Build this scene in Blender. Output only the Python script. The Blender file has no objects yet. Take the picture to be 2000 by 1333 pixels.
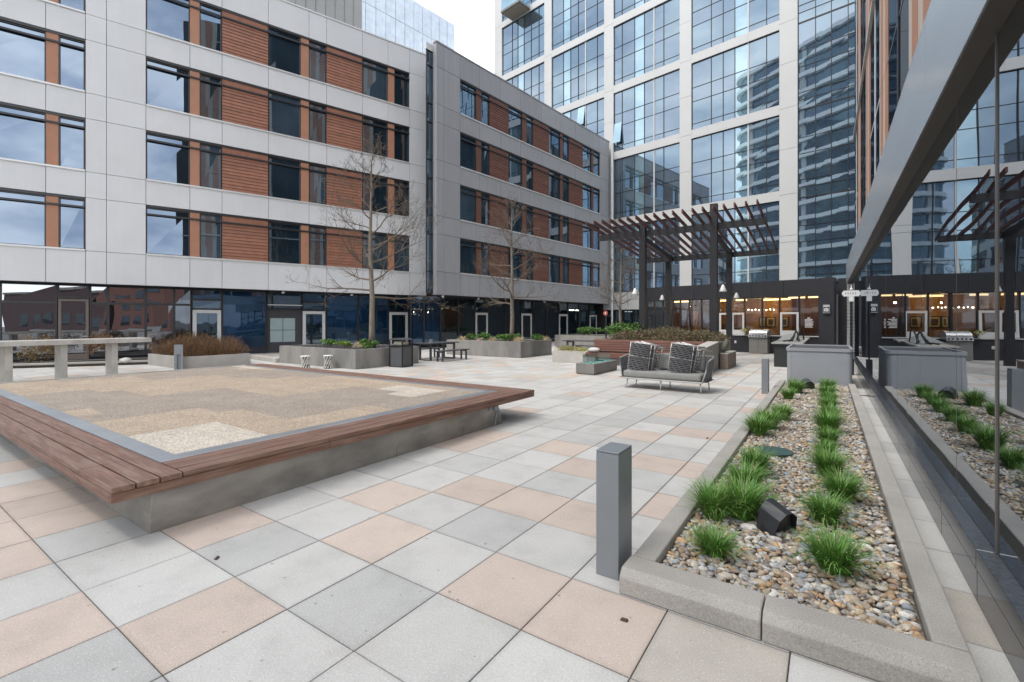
import bpy, math, random
import numpy as np
from mathutils import Vector, Matrix
random.seed(7); rng = np.random.default_rng(7)
SC = bpy.context.scene
COL = SC.collection
R = math.radians

# ------------------------------------------------------------------ materials
MATS = {}
def _nt(name):
    m = bpy.data.materials.new(name); m.use_nodes = True
    nt = m.node_tree
    return m, nt, nt.nodes['Principled BSDF']
def N(nt, typ, **kw):
    n = nt.nodes.new(typ)
    for k, v in kw.items():
        if k.startswith('i_'):
            n.inputs[k[2:].replace('_', ' ')].default_value = v
        else: setattr(n, k, v)
    return n
def coords(nt, kind='Object', scale=(1, 1, 1)):
    tc = N(nt, 'ShaderNodeTexCoord'); mp = N(nt, 'ShaderNodeMapping')
    mp.inputs['Scale'].default_value = scale
    nt.links.new(tc.outputs[kind], mp.inputs['Vector'])
    return mp.outputs['Vector']
def mixc(nt, fac, a, b, typ='MIX'):
    m = N(nt, 'ShaderNodeMix', data_type='RGBA', blend_type=typ)
    for sock, v in ((0, fac), (6, a), (7, b)):
        if hasattr(v, 'links'): nt.links.new(v, m.inputs[sock])
        else: m.inputs[sock].default_value = v if sock == 0 else (*v[:3], 1)
    return m.outputs[2]
def ramp(nt, src, stops):
    r = N(nt, 'ShaderNodeValToRGB')
    el = r.color_ramp.elements
    while len(el) < len(stops): el.new(.5)
    for e, (p, c) in zip(el, stops):
        e.position = p; e.color = (c, c, c, 1) if not hasattr(c, '__len__') else (*c, 1)
    nt.links.new(src, r.inputs['Fac'])
    return r.outputs['Color']
def noise(nt, vec, scale, detail=4, rough=.6):
    n = N(nt, 'ShaderNodeTexNoise'); n.inputs['Scale'].default_value = scale
    n.inputs['Detail'].default_value = detail; n.inputs['Roughness'].default_value = rough
    nt.links.new(vec, n.inputs['Vector'])
    return n.outputs['Fac']
def mat(name, col, rough=.6, var=.12, scale=3., fine=0., fscale=120., bump=0., bscale=60., metal=0., spec=.5,
        stretch=(1, 1, 1), attr=None, col2=None, rvar=0., island=0., streak=0.):
    if name in MATS: return MATS[name]
    m, nt, b = _nt(name)
    v = coords(nt, 'Object', stretch)
    base = col
    if attr:
        a = N(nt, 'ShaderNodeAttribute', attribute_name=attr); base = a.outputs['Color']
    f = ramp(nt, noise(nt, v, scale), [(.3, 1 - var), (.7, 1 + var)])
    if col2 is not None:
        base = mixc(nt, ramp(nt, noise(nt, v, scale * .7, 6), [(.42, 0.), (.6, 1.)]), base, col2)
    c = mixc(nt, 1., base, f, 'MULTIPLY')
    if fine:
        f2 = ramp(nt, noise(nt, v, fscale, 2), [(.3, 1 - fine), (.7, 1 + fine)])
        c = mixc(nt, 1., c, f2, 'MULTIPLY')
    if island:
        ge = N(nt, 'ShaderNodeNewGeometry')
        c = mixc(nt, 1., c, ramp(nt, ge.outputs['Random Per Island'], [(0., 1 - island), (1., 1 + island)]), 'MULTIPLY')
    if streak:
        c = mixc(nt, 1., c, ramp(nt, noise(nt, coords(nt, 'Object', (4, 4, .18)), 1.6, 5, .65), [(.34, 1 - streak), (.55, 1.), (.75, 1 + streak * .4)]), 'MULTIPLY')
    nt.links.new(c, b.inputs['Base Color'])
    b.inputs['Roughness'].default_value = rough; b.inputs['Metallic'].default_value = metal
    b.inputs['Specular IOR Level'].default_value = spec
    if rvar:
        rr = ramp(nt, noise(nt, v, scale * 1.7), [(.3, rough - rvar), (.7, rough + rvar)])
        nt.links.new(rr, b.inputs['Roughness'])
    if bump:
        bp = N(nt, 'ShaderNodeBump'); bp.inputs['Strength'].default_value = bump; bp.inputs['Distance'].default_value = .01
        nt.links.new(noise(nt, v, bscale, 4), bp.inputs['Height']); nt.links.new(bp.outputs['Normal'], b.inputs['Normal'])
    MATS[name] = m
    return m
def glass(name, tint, refl, body, wave=.0, wscale=.5, rough=.0, see=0., bodyvar=.35):
    """coated window glass: tinted mirror reflection over a dark room (or over what lies behind when see > 0)"""
    if name in MATS: return MATS[name]
    m, nt, b = _nt(name)
    out = nt.nodes['Material Output']
    v = coords(nt, 'Object')
    nt.links.new(mixc(nt, ramp(nt, noise(nt, v, .55, 3), [(.35, 0.), (.65, 1.)]), [k * (1 - bodyvar) for k in body], [k * (1 + bodyvar) for k in body]), b.inputs['Base Color'])
    b.inputs['Roughness'].default_value = .5; b.inputs['Specular IOR Level'].default_value = 0
    g = N(nt, 'ShaderNodeBsdfGlossy'); g.inputs['Color'].default_value = (*tint, 1); g.inputs['Roughness'].default_value = rough
    if wave:
        bp = N(nt, 'ShaderNodeBump'); bp.inputs['Strength'].default_value = 1.; bp.inputs['Distance'].default_value = wave
        nt.links.new(noise(nt, v, wscale, 1, .4), bp.inputs['Height']); nt.links.new(bp.outputs['Normal'], g.inputs['Normal'])
    lw = N(nt, 'ShaderNodeLayerWeight'); lw.inputs['Blend'].default_value = .35
    mr = N(nt, 'ShaderNodeMapRange'); mr.inputs['To Min'].default_value = refl; mr.inputs['To Max'].default_value = min(1., refl + .55)
    nt.links.new(lw.outputs['Facing'], mr.inputs['Value'])
    p2 = N(nt, 'ShaderNodeMath', operation='POWER'); p2.inputs[1].default_value = 2.5
    nt.links.new(lw.outputs['Facing'], p2.inputs[0]); nt.links.new(p2.outputs[0], mr.inputs['Value'])
    under = b.outputs[0]
    if see:
        t = N(nt, 'ShaderNodeBsdfTransparent'); t.inputs['Color'].default_value = (.8, .85, .85, 1)
        mx = N(nt, 'ShaderNodeMixShader'); mx.inputs[0].default_value = see
        nt.links.new(b.outputs[0], mx.inputs[1]); nt.links.new(t.outputs[0], mx.inputs[2]); under = mx.outputs[0]
    ms = N(nt, 'ShaderNodeMixShader')
    nt.links.new(mr.outputs[0], ms.inputs[0]); nt.links.new(under, ms.inputs[1]); nt.links.new(g.outputs[0], ms.inputs[2])
    nt.links.new(ms.outputs[0], out.inputs['Surface'])
    MATS[name] = m
    return m
def lampmat(name, col, st):
    if name in MATS: return MATS[name]
    m, nt, b = _nt(name)
    b.inputs['Base Color'].default_value = (*col, 1); b.inputs['Emission Color'].default_value = (*col, 1); b.inputs['Emission Strength'].default_value = st
    MATS[name] = m
    return m

# ------------------------------------------------------------------ mesh helpers
class MB:
    def __init__(s): s.v = []; s.f = []; s.m = []
    def add(s, vs, fs, mi=0):
        o = len(s.v); s.v += [tuple(p) for p in vs]; s.f += [tuple(i + o for i in f) for f in fs]; s.m += [mi] * len(fs)
        return s
    def box(s, x0, x1, y0, y1, z0, z1, mi=0):
        return s.add([(x0, y0, z0), (x1, y0, z0), (x1, y1, z0), (x0, y1, z0), (x0, y0, z1), (x1, y0, z1), (x1, y1, z1), (x0, y1, z1)],
                     [(3, 2, 1, 0), (4, 5, 6, 7), (0, 1, 5, 4), (1, 2, 6, 5), (2, 3, 7, 6), (3, 0, 4, 7)], mi)
    def hexa(s, p, mi=0):   # eight corners, bottom ring then top ring
        return s.add(p, [(3, 2, 1, 0), (4, 5, 6, 7), (0, 1, 5, 4), (1, 2, 6, 5), (2, 3, 7, 6), (3, 0, 4, 7)], mi)
    def prism(s, poly, z0, z1, mi=0):
        n = len(poly)
        return s.add([(x, y, z0) for x, y in poly] + [(x, y, z1) for x, y in poly],
                     [tuple(range(n))[::-1], tuple(range(n, 2 * n))] + [(i, (i + 1) % n, n + (i + 1) % n, n + i) for i in range(n)], mi)
    def tube(s, pts, rad, n=6, mi=0, cap=True):
        pts = [Vector(p) for p in pts]
        if not hasattr(rad, '__len__'): rad = [rad] * len(pts)
        rings = []; up = Vector((0, 0, 1))
        o = len(s.v)
        for i, p in enumerate(pts):
            d = (pts[min(i + 1, len(pts) - 1)] - pts[max(i - 1, 0)])
            if d.length < 1e-9: d = Vector((0, 0, 1))
            d.normalize()
            ref = up if abs(d.z) < .9 else Vector((1, 0, 0))
            a = d.cross(ref).normalized(); b = d.cross(a)
            for k in range(n):
                t = 2 * math.pi * k / n
                s.v.append(tuple(p + (a * math.cos(t) + b * math.sin(t)) * rad[i]))
        for i in range(len(pts) - 1):
            for k in range(n):
                s.f.append((o + i * n + k, o + i * n + (k + 1) % n, o + (i + 1) * n + (k + 1) % n, o + (i + 1) * n + k)); s.m.append(mi)
        if cap:
            s.f.append(tuple(o + k for k in range(n))[::-1]); s.m.append(mi)
            e = o + (len(pts) - 1) * n
            s.f.append(tuple(e + k for k in range(n))); s.m.append(mi)
        return s
    def lathe(s, prof, n=24, c=(0, 0, 0), mi=0, twist=None):
        o = len(s.v)
        for r, z in prof:
            for k in range(n):
                t = 2 * math.pi * k / n; rr = r * (twist(t, z) if twist else 1)
                s.v.append((c[0] + rr * math.cos(t), c[1] + rr * math.sin(t), c[2] + z))
        for i in range(len(prof) - 1):
            for k in range(n):
                s.f.append((o + i * n + k, o + i * n + (k + 1) % n, o + (i + 1) * n + (k + 1) % n, o + (i + 1) * n + k)); s.m.append(mi)
        s.f.append(tuple(o + k for k in range(n))[::-1]); s.m.append(mi)
        e = o + (len(prof) - 1) * n
        s.f.append(tuple(e + k for k in range(n))); s.m.append(mi)
        return s
    def xf(s, M, start=0):
        for i in range(start, len(s.v)): s.v[i] = tuple(M @ Vector(s.v[i]))
        return s
    def build(s, name, mats, parent=None, bevel=0., smooth=False, seg=2, loc=None):
        me = bpy.data.meshes.new(name); me.from_pydata(s.v, [], s.f); me.update()
        if not isinstance(mats, (list, tuple)): mats = [mats]
        for m in mats: me.materials.append(m)
        if len(mats) > 1: me.polygons.foreach_set('material_index', s.m)
        if smooth: me.polygons.foreach_set('use_smooth', [True] * len(me.polygons))
        o = bpy.data.objects.new(name, me); COL.objects.link(o)
        if parent: o.parent = parent
        if loc: o.location = loc
        if bevel:
            b = o.modifiers.new('bevel', 'BEVEL'); b.width = bevel; b.segments = seg; b.limit_method = 'ANGLE'; b.angle_limit = R(40)
        return o
def tag(o, label=None, cat=None, group=None, kind=None):
    if label: o['label'] = label
    if cat: o['category'] = cat
    if group: o['group'] = group
    if kind: o['kind'] = kind
    return o
def thing(name, label, cat, loc=(0, 0, 0), rz=0., group=None):
    o = bpy.data.objects.new(name, None); COL.objects.link(o)
    o.empty_display_size = .2; o.location = loc; o.rotation_euler = (0, 0, rz)
    return tag(o, label, cat, group)
def kids(o): return [c for c in COL.objects if c.parent == o]
def dup(o, loc=None, rz=None, label=None, parent=None, scale=None):
    c = o.copy(); COL.objects.link(c)
    if parent: c.parent = parent
    if loc is not None: c.location = loc
    if rz is not None: c.rotation_euler = (0, 0, rz)
    if scale is not None: c.scale = scale
    if label: c['label'] = label
    for ch in list(o.children): dup(ch, parent=c)
    return c
def lin(s): return tuple(((k / 255 + .055) / 1.055) ** 2.4 if k > 10 else k / 255 / 12.92 for k in s)

# common materials
M_frame = mat('dark_frame', (.018, .018, .021), .4, .1)
M_steel = mat('charcoal_steel', (.020, .020, .023), .45, .15, 5)
M_conc = mat('cast_concrete', (.30, .285, .262), .8, .16, 1.6, .10, 160, .25, 90, col2=(.235, .225, .21))
M_concl = mat('pale_concrete', (.42, .40, .365), .8, .12, 2.2, .10, 150, .2, 90)
M_concd = mat('dark_concrete', (.175, .17, .16), .75, .2, 1.8, .08, 160, .2, 90)
M_soil = mat('dark_mulch', (.045, .035, .028), .95, .5, 30, .5, 90, 1., 60)
M_white = mat('white_paint', (.72, .72, .71), .45, .05, 1.)
M_galv = mat('grey_powder_coat', (.235, .25, .265), .38, .05, 3, .04, 300, metal=.25)

# ------------------------------------------------------------------ camera
cam = bpy.data.cameras.new('camera'); co = bpy.data.objects.new('camera', cam); COL.objects.link(co)
co.location = (0, 0, 1.668); co.rotation_euler = (R(90), 0, R(34.11))
cam.sensor_width = 36; cam.lens = 911 / 2000 * 36; cam.shift_y = -38.7 / 2000
cam.clip_start = .05; cam.clip_end = 2000
SC.camera = co
SC.view_settings.view_transform = 'Standard'; SC.view_settings.look = 'None'
SC.view_settings.exposure = 1.06; SC.view_settings.gamma = 1
SC.cycles.use_denoising = True; SC.cycles.denoising_prefilter = 'ACCURATE'; SC.cycles.denoising_input_passes = 'RGB_ALBEDO_NORMAL'
SC.cycles.max_bounces = 8; SC.cycles.diffuse_bounces = 3; SC.cycles.glossy_bounces = 5; SC.cycles.transparent_max_bounces = 8
SC.cycles.sample_clamp_indirect = 6

# ------------------------------------------------------------------ light: bright overcast with a soft sun from behind the camera
SUN_AZ = (-.42, -.9075); SUN_EL = R(57)
sd = bpy.data.lights.new('sun', 'SUN'); sd.energy = 1.75; sd.angle = R(22); sd.color = (1., .965, .92)
so = bpy.data.objects.new('sun', sd); COL.objects.link(so); so.location = (20, -30, 60)
so.rotation_euler = Vector((-SUN_AZ[0] * math.cos(SUN_EL), -SUN_AZ[1] * math.cos(SUN_EL), -math.sin(SUN_EL))).to_track_quat('-Z', 'Y').to_euler()
w = bpy.data.worlds.new('World'); SC.world = w; w.use_nodes = True
nt = w.node_tree; nt.nodes.clear()
out = N(nt, 'ShaderNodeOutputWorld')
sky = N(nt, 'ShaderNodeTexSky', sky_type='NISHITA', sun_disc=False, sun_elevation=SUN_EL, sun_rotation=math.atan2(SUN_AZ[0], SUN_AZ[1]))
b1 = N(nt, 'ShaderNodeBackground'); b1.inputs['Strength'].default_value = .11; nt.links.new(sky.outputs[0], b1.inputs['Color'])
tc = N(nt, 'ShaderNodeTexCoord'); mp = N(nt, 'ShaderNodeMapping'); mp.inputs['Scale'].default_value = (1, 1, 2.6)
nt.links.new(tc.outputs['Generated'], mp.inputs['Vector'])
cl = ramp(nt, noise(nt, mp.outputs['Vector'], 2.1, 7, .55), [(.30, .55), (.62, 1.)])
tone = ramp(nt, noise(nt, mp.outputs['Vector'], 3.3, 6, .55), [(.40, (.46, .53, .64)), (.60, (1.05, 1.05, 1.05))])
vm = N(nt, 'ShaderNodeVectorMath', operation='DOT_PRODUCT'); vm.inputs[1].default_value = (-.53, .72, .45)
nt.links.new(tc.outputs['Generated'], vm.inputs[0])
front = N(nt, 'ShaderNodeMapRange'); front.inputs['From Min'].default_value = .55; front.inputs['From Max'].default_value = .95
nt.links.new(vm.outputs['Value'], front.inputs['Value'])
tone = mixc(nt, front.outputs[0], tone, (1.5, 1.52, 1.55))
vm2 = N(nt, 'ShaderNodeVectorMath', operation='DOT_PRODUCT'); vm2.inputs[1].default_value = (.70, -.62, .34)
nt.links.new(tc.outputs['Generated'], vm2.inputs[0])
thin = N(nt, 'ShaderNodeMapRange'); thin.inputs['From Min'].default_value = .60; thin.inputs['From Max'].default_value = .97     # sky brightened low behind the camera, added to light the left wing
nt.links.new(vm2.outputs['Value'], thin.inputs['Value'])
tone = mixc(nt, 1., tone, mixc(nt, thin.outputs[0], (1., 1., 1.), (2.0, 1.98, 1.95)), 'MULTIPLY')
b2 = N(nt, 'ShaderNodeBackground'); b2.inputs['Strength'].default_value = .92; nt.links.new(tone, b2.inputs['Color'])
ms = N(nt, 'ShaderNodeMixShader'); nt.links.new(cl, ms.inputs[0]); nt.links.new(b1.outputs[0], ms.inputs[1]); nt.links.new(b2.outputs[0], ms.inputs[2])
nt.links.new(ms.outputs[0], out.inputs['Surface'])

# ------------------------------------------------------------------ ground and paving (world x = across the deck, y = along its joints)
tag(MB().add([(-700, -700, -.06), (700, -700, -.06), (700, 700, -.06), (-700, 700, -.06)], [(0, 1, 2, 3)]).build('ground', mat('city_ground', (.12, .12, .12), .9, .2, .05)), kind='structure')
S = .6096; OX, OY = -3.205, .897     # one joint crossing of the slab grid
def slab_colors(i, j):
    known = {(0, 0): 'p', (1, 0): 'l', (1, 1): 'm', (0, 1): 'l', (2, 0): 'p', (2, 1): 'l', (2, 2): 'p', (1, 2): 'l', (2, 3): 'p', (3, 2): 'l', (3, 1): 'm', (3, 0): 'l',
             (4, 1): 'p', (4, 2): 'p', (5, 1): 'm', (0, -1): 'l', (0, -2): 'l', (0, -3): 'm', (1, -1): 'm', (1, -2): 'p', (2, -1): 'l', (2, -2): 'l', (-1, 0): 'm', (-1, -1): 'p', (-1, -2): 'l',
             (-1, -3): 'p', (-1, -4): 'p', (1, 3): 'l', (2, 4): 'b', (1, 4): 'b', (3, 3): 'l', (5, 2): 'l', (6, 1): 'p', (6, 2): 'm', (7, 1): 'l', (7, 2): 'p', (6, 0): 'l', (5, 0): 'l', (4, 0): 'p', (3, -1): 'p', (4, -1): 'l', (5, -1): 'm', (7, 0): 'p',
             (5, 3): 'p', (4, 3): 'l', (6, 3): 'l', (7, 3): 'p', (8, 2): 'm', (8, 3): 'l', (9, 2): 'l', (10, 2): 'p', (8, 1): 'm', (9, 1): 'p', (10, 1): 'l', (0, -4): 'p', (0, 2): 'l'}
    k = known.get((i, j))
    if k is None: k = random.choice('lllmb' if OX + j * S > .35 else 'pplllllmmm' if i < 14 else 'pllllllmmb')
    c = {'p': lin((208, 191, 178)), 'l': lin((206, 203, 198)), 'm': lin((194, 192, 188)), 'b': lin((199, 191, 180))}[k]
    t = random.uniform(.94, 1.05)
    return tuple(q * t * .80 for q in c)
holes = [(-.98, .47, 2.82, 14.0)]
vs = []; fs = []; cols = []
for i in range(-12, 66):
    for j in range(-46, 9):
        x0, y0 = OX + j * S, OY + i * S
        x1, y1 = x0 + S, y0 + S
        if x1 > .74 and y0 > 1.0: x1 = min(x1, .74)
        if x1 - x0 < .03: continue
        if any(x0 > hx0 and x1 < hx1 and y0 > hy0 and y1 < hy1 for hx0, hx1, hy0, hy1 in holes): continue
        g_ = .0032 if j % 1 == 0 else .002
        gx = .0045
        dz = random.uniform(-.0012, .0012)
        o = len(vs)
        for (e, z) in ((0, -.03), (0, -.003), (.004, 0.), (.03, 0.)):
            a0, a1, c0, c1 = x0 + gx / 2 + e, x1 - gx / 2 - e, y0 + g_ / 2 + e, y1 - g_ / 2 - e
            tl = random.uniform(-.0008, .0008)
            vs += [(a0, c0, z + dz), (a1, c0, z + dz), (a1, c1, z + dz), (a0, c1, z + dz)]
        nf = [(o + 12, o + 13, o + 14, o + 15)]
        for r_ in (0, 4, 8):
            nf += [(o + r_ + k, o + r_ + (k + 1) % 4, o + r_ + 4 + (k + 1) % 4, o + r_ + 4 + k) for k in range(4)]
        fs += nf
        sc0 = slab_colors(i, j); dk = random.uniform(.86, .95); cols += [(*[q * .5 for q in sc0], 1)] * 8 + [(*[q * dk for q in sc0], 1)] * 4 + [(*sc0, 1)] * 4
me = bpy.data.meshes.new('paving'); me.from_pydata(vs, [], fs); me.update()
at = me.color_attributes.new('slab', 'FLOAT_COLOR', 'POINT'); at.data.foreach_set('color', [q for c in cols for q in c])
# cast slabs: aggregate flecks, faint cloudy weathering, a few dark specks
mp_, nt, b = _nt('cast_paving_slab')
v = coords(nt)
a_ = N(nt, 'ShaderNodeAttribute', attribute_name='slab')
c = mixc(nt, 1., a_.outputs['Color'], ramp(nt, noise(nt, v, 110, 3), [(.3, .85), (.5, 1.), (.7, 1.11)]), 'MULTIPLY')
c = mixc(nt, 1., c, ramp(nt, noise(nt, v, 2.6, 6, .62), [(.28, .86), (.5, 1.), (.75, 1.06)]), 'MULTIPLY')
c = mixc(nt, ramp(nt, noise(nt, v, 1.1, 8, .7), [(.58, 0.), (.76, .34)]), c, (.30, .25, .20))
c = mixc(nt, ramp(nt, noise(nt, v, 21, 2, .4), [(.735, 0.), (.77, .55)]), c, (.12, .10, .09))
vo = N(nt, 'ShaderNodeTexVoronoi'); vo.inputs['Scale'].default_value = 55; nt.links.new(v, vo.inputs['Vector'])
c = mixc(nt, ramp(nt, vo.outputs['Distance'], [(.10, .34), (.22, 0.)]), c, (.85, .84, .82))
nt.links.new(c, b.inputs['Base Color']); b.inputs['Roughness'].default_value = .78; b.inputs['Specular IOR Level'].default_value = .35
bp = N(nt, 'ShaderNodeBump'); bp.inputs['Strength'].default_value = .22; bp.inputs['Distance'].default_value = .004
nt.links.new(noise(nt, v, 200, 3), bp.inputs['Height']); nt.links.new(bp.outputs['Normal'], b.inputs['Normal'])
me.materials.append(mp_)
po = bpy.data.objects.new('paving', me); COL.objects.link(po); tag(po, kind='structure')
tag(MB().box(-32, .735, -7, 42, -.05, -.022).build('paving_bed', mat('joint_sand', (.10, .085, .07), .95, .3, 8)), kind='structure')
# ================================================================== buildings
def brick_strip(*a): pass
M_pan1 = mat('silver_panel', (.65, .65, .65), .42, .035, .8, .02, 30, spec=.4, island=.03, streak=.02)
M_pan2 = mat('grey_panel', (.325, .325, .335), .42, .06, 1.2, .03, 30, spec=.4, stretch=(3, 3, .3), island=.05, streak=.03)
M_back = mat('dark_backing', (.05, .05, .055), .8, .1)  # plain dark backing behind the panel gaps, also used for the cores
M_terra = mat('terracotta_panel', (.40, .19, .112), .6, .08, 2)
M_side = mat('terracotta_siding', (.29, .122, .072), .6, .14, 3, .06, 40, island=.12, streak=.06)
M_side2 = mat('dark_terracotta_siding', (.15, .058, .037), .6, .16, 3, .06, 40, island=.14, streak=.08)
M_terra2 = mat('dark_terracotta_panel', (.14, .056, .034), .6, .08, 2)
M_sill = mat('bright_aluminium', (.62, .62, .61), .35, .05, 2, metal=.2)
G_w1 = glass('clear_window_glass', (.38, .47, .60), .33, (.014, .020, .027), .003, .5)
G_w1b = glass('blind_window_glass', (.55, .66, .80), .30, (.045, .07, .09), .003, .5)
G_w2 = glass('dim_window_glass', (.50, .62, .76), .26, (.022, .042, .056), .003, .5, see=.62)
G_blue = glass('blue_spandrel_glass', (.45, .62, .85), .16, (.006, .024, .055), .01, .4)
G_gnd = glass('ground_floor_glass', (.72, .76, .82), .40, (.016, .016, .018), .008, .45)
M_doorw = mat('silver_door_frame', (.55, .55, .54), .4, .05)
M_bronze = mat('bronze_door_frame', (.16, .125, .105), .4, .05)
M_blind = mat('pale_blind', (.46, .47, .46), .8, .04)
M_curt = mat('taupe_curtain', (.20, .18, .165), .9, .1); M_curt2 = mat('brown_curtain', (.13, .085, .07), .9, .1); M_curt3 = mat('teal_curtain', (.09, .15, .17), .9, .1)
def win(parent, x0, x1, z0, z1, y, gm, fw=.045, blind=None, transom=None, cap=.10):
    """one window: a dark frame with its pane set behind it"""
    f = MB()
    f.box(x0, x0 + fw, y - .03, y + .06, z0, z1).box(x1 - fw, x1, y - .03, y + .06, z0, z1)
    f.box(x0 + fw, x1 - fw, y - .03, y + .06, z0, z0 + fw).box(x0 + fw, x1 - fw, y - .03, y + .06, z1 - cap, z1)
    o = f.build('window', M_frame, parent)
    p = MB(); t = random.uniform(-.006, .006); q = random.uniform(-.006, .006)
    p.hexa([(x0 + fw, y + .03 + t, z0 + fw), (x1 - fw, y + .03 + q, z0 + fw), (x1 - fw, y + .07, z0 + fw), (x0 + fw, y + .07, z0 + fw),
            (x0 + fw, y + .03 + q, z1 - cap), (x1 - fw, y + .03 + t, z1 - cap), (x1 - fw, y + .07, z1 - cap), (x0 + fw, y + .07, z1 - cap)])
    p.build('pane', gm, o)
    if blind:
        MB().box(x0 + fw + blind[0], x1 - fw - blind[1], y + .085, y + .095, z0 + fw + blind[2], z1 - cap - .02).build('blind', random.choice([M_blind, M_blind, M_curt]), o)
    if gm is G_w2:
        cu = MB(); W_ = x1 - x0 - 2 * fw
        for s_ in (0, 1):
            if random.random() < .55:
                w_ = W_ * random.uniform(.1, .34); n = 5
                xa = x0 + fw if s_ == 0 else x1 - fw - w_
                for k in range(n): cu.box(xa + w_ * k / n + .004, xa + w_ * (k + 1) / n - .004, y + .10 + .012 * (k % 2), y + .108 + .012 * (k % 2), z0 + fw + .03, z1 - cap - .03)
        if random.random() < .5:
            for _ in range(3): xx = random.uniform(x0 + .1, x1 - .25); cu.box(xx, xx + random.uniform(.06, .14), y + .085, y + .097, z0 + fw, z0 + fw + random.uniform(.12, .4))
        if cu.v: cu.build('curtain', random.choice([M_curt, M_curt2, M_blind, M_curt3]), o)
    return o
def siding(parent, x0, x1, z0, z1, y, m, mt):
    s = MB(); top = z1 - .42
    n = 11; h = (top - z0) / n
    for k in range(n):
        a = z0 + k * h
        s.hexa([(x0, y - .022, a + .012), (x1, y - .022, a + .012), (x1, y + .05, a + .012), (x0, y + .05, a + .012), (x0, y, a + h), (x1, y, a + h), (x1, y + .05, a + h), (x0, y + .05, a + h)])
    s.box(x0, x1, y, y + .05, top + .06, z1 - .10)
    return s.build('siding_panel', m, parent)
def gate_door(parent, x0, x1, z1, y, gm, fm, handle_left=True, fw=.16, z0=.02):
    d = MB().box(x0, x0 + fw, y - .05, y + .02, z0, z1).box(x1 - fw, x1, y - .05, y + .02, z0, z1).box(x0 + fw, x1 - fw, y - .05, y + .02, z1 - fw, z1).box(x0 + fw, x1 - fw, y - .05, y + .02, z0, z0 + .25).build('door', fm, parent, .004)
    MB().box(x0 + fw, x1 - fw, y - .02, y, z0 + .25, z1 - fw).build('pane', gm, d)
    hx = x0 + fw * .5 if handle_left else x1 - fw * .5
    MB().tube([(hx, y - .05, 1.02), (hx, y - .11, 1.02), (hx + (.13 if handle_left else -.13), y - .11, 1.02)], .012, 6).build('handle', M_sill, d)
    return d
SILL = [4.60, 7.90, 11.19, 14.47]; HEAD = [6.82, 10.12, 13.40, 16.68]; ROOF = 18.1; SOF = 3.24
def wing(name, label, cat, loc, al, segs, piers, winlist, sidl, terl, joints, pm, sm, tm, gchoice, x0, x1, depth, recess, inset=0.):
    B = thing(name, label, cat, (*loc, 0), R(al))
    MB().box(x0 + inset, x1, .22, depth, SOF, ROOF - .06).build('wall', M_back, B)
    MB().box(x0 + .05 + inset, x1 - .05, recess + .12, depth, -.05, SOF - .01).build('ground_floor_core', M_back, B)
    c = MB(); g_ = .008
    def panel(a, b, z0, z1): c.box(a + g_, b - g_, 0, .115, z0 + g_, z1 - g_)
    zb = [(SOF, SILL[0])] + [(HEAD[k], SILL[k + 1]) for k in range(3)] + [(HEAD[3], ROOF)]
    for (a, b) in segs:
        js = [a] + [j for j in joints if a + .1 < j < b - .1] + [b]
        for k in range(len(js) - 1):
            for z0, z1 in zb: panel(js[k], js[k + 1], z0, z1)
    for pl in piers:
        for k in range(len(pl) - 1):
            zz = sorted({SOF, ROOF, *SILL, *HEAD})
            for i in range(len(zz) - 1): panel(pl[k], pl[k + 1], zz[i], zz[i + 1])
    c.build('cladding', pm, B, .003, seg=1)
    MB().box(x0 - .03, x1 + .03, -.035, .3, ROOF - .005, ROOF + .075).build('coping', pm, B)
    for (a, b) in segs:
        for k in range(4):
            MB().box(a + .01, b - .01, -.05, .16, SILL[k] - .012, SILL[k] + .06).build('sill', M_sill, B)
            MB().box(a + .01, b - .01, .02, .16, HEAD[k] - .10, HEAD[k] - .006).build('head_trim', M_frame, B)
            MB().box(a + .01, b - .01, -.012, .06, HEAD[k] - .45, HEAD[k] - .375).build('sun_bar', M_steel, B)
    for k in range(4):
        for q, (a, b) in enumerate(winlist):
            gm, bl = gchoice(k, q)
            win(B, a, b, SILL[k] + .05, HEAD[k] - .1, .10, gm, blind=bl, cap=.05)
        for a, b in sidl: siding(B, a + .01, b - .01, SILL[k] + .06, HEAD[k], .05, sm, tm)
        for a, b in terl: MB().box(a + .005, b - .005, .045, .12, SILL[k] + .06, HEAD[k] - .1).build('terracotta_panel', tm, B)
    return B
# --- the silver-panelled wing on the left
def gc1(k, q):
    if q < 4: return G_w1, None
    r_ = random.random()
    return (G_w1b, None) if r_ < .35 else (G_w2, None) if r_ < .8 else (G_w2, (.1, .5, random.choice([.9, .5]))  )
W1W = [(-8.9, -6.3), (-5.9, -3.16), (-2.79, -2.0), (0, 1.6), (1.98, 2.86), (4.87, 6.40), (6.80, 7.69), (9.67, 11.18), (11.58, 12.52)]
W1 = wing('silver_apartment_wing', 'silver panelled apartment wing with four rows of windows and bright terracotta siding', 'building', (-24.939, 7.989), 71.31,
     [(-9, -1.98), (0, 12.53)], [[-1.98, -1.32, 0], [12.53, 13.66]], W1W, [(2.87, 4.86), (7.7, 9.66)],
     [(-6.3, -5.9), (-3.16, -2.79), (1.6, 1.98), (6.4, 6.8), (11.18, 11.58)], [-7.1, -5.2, -3.16, 1.6, 2.87, 4.86, 6.8, 7.7, 9.66, 11.18], M_pan1, M_side, M_terra, gc1, -9, 13.66, 12, 1.0)
Y = 1.0
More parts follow.
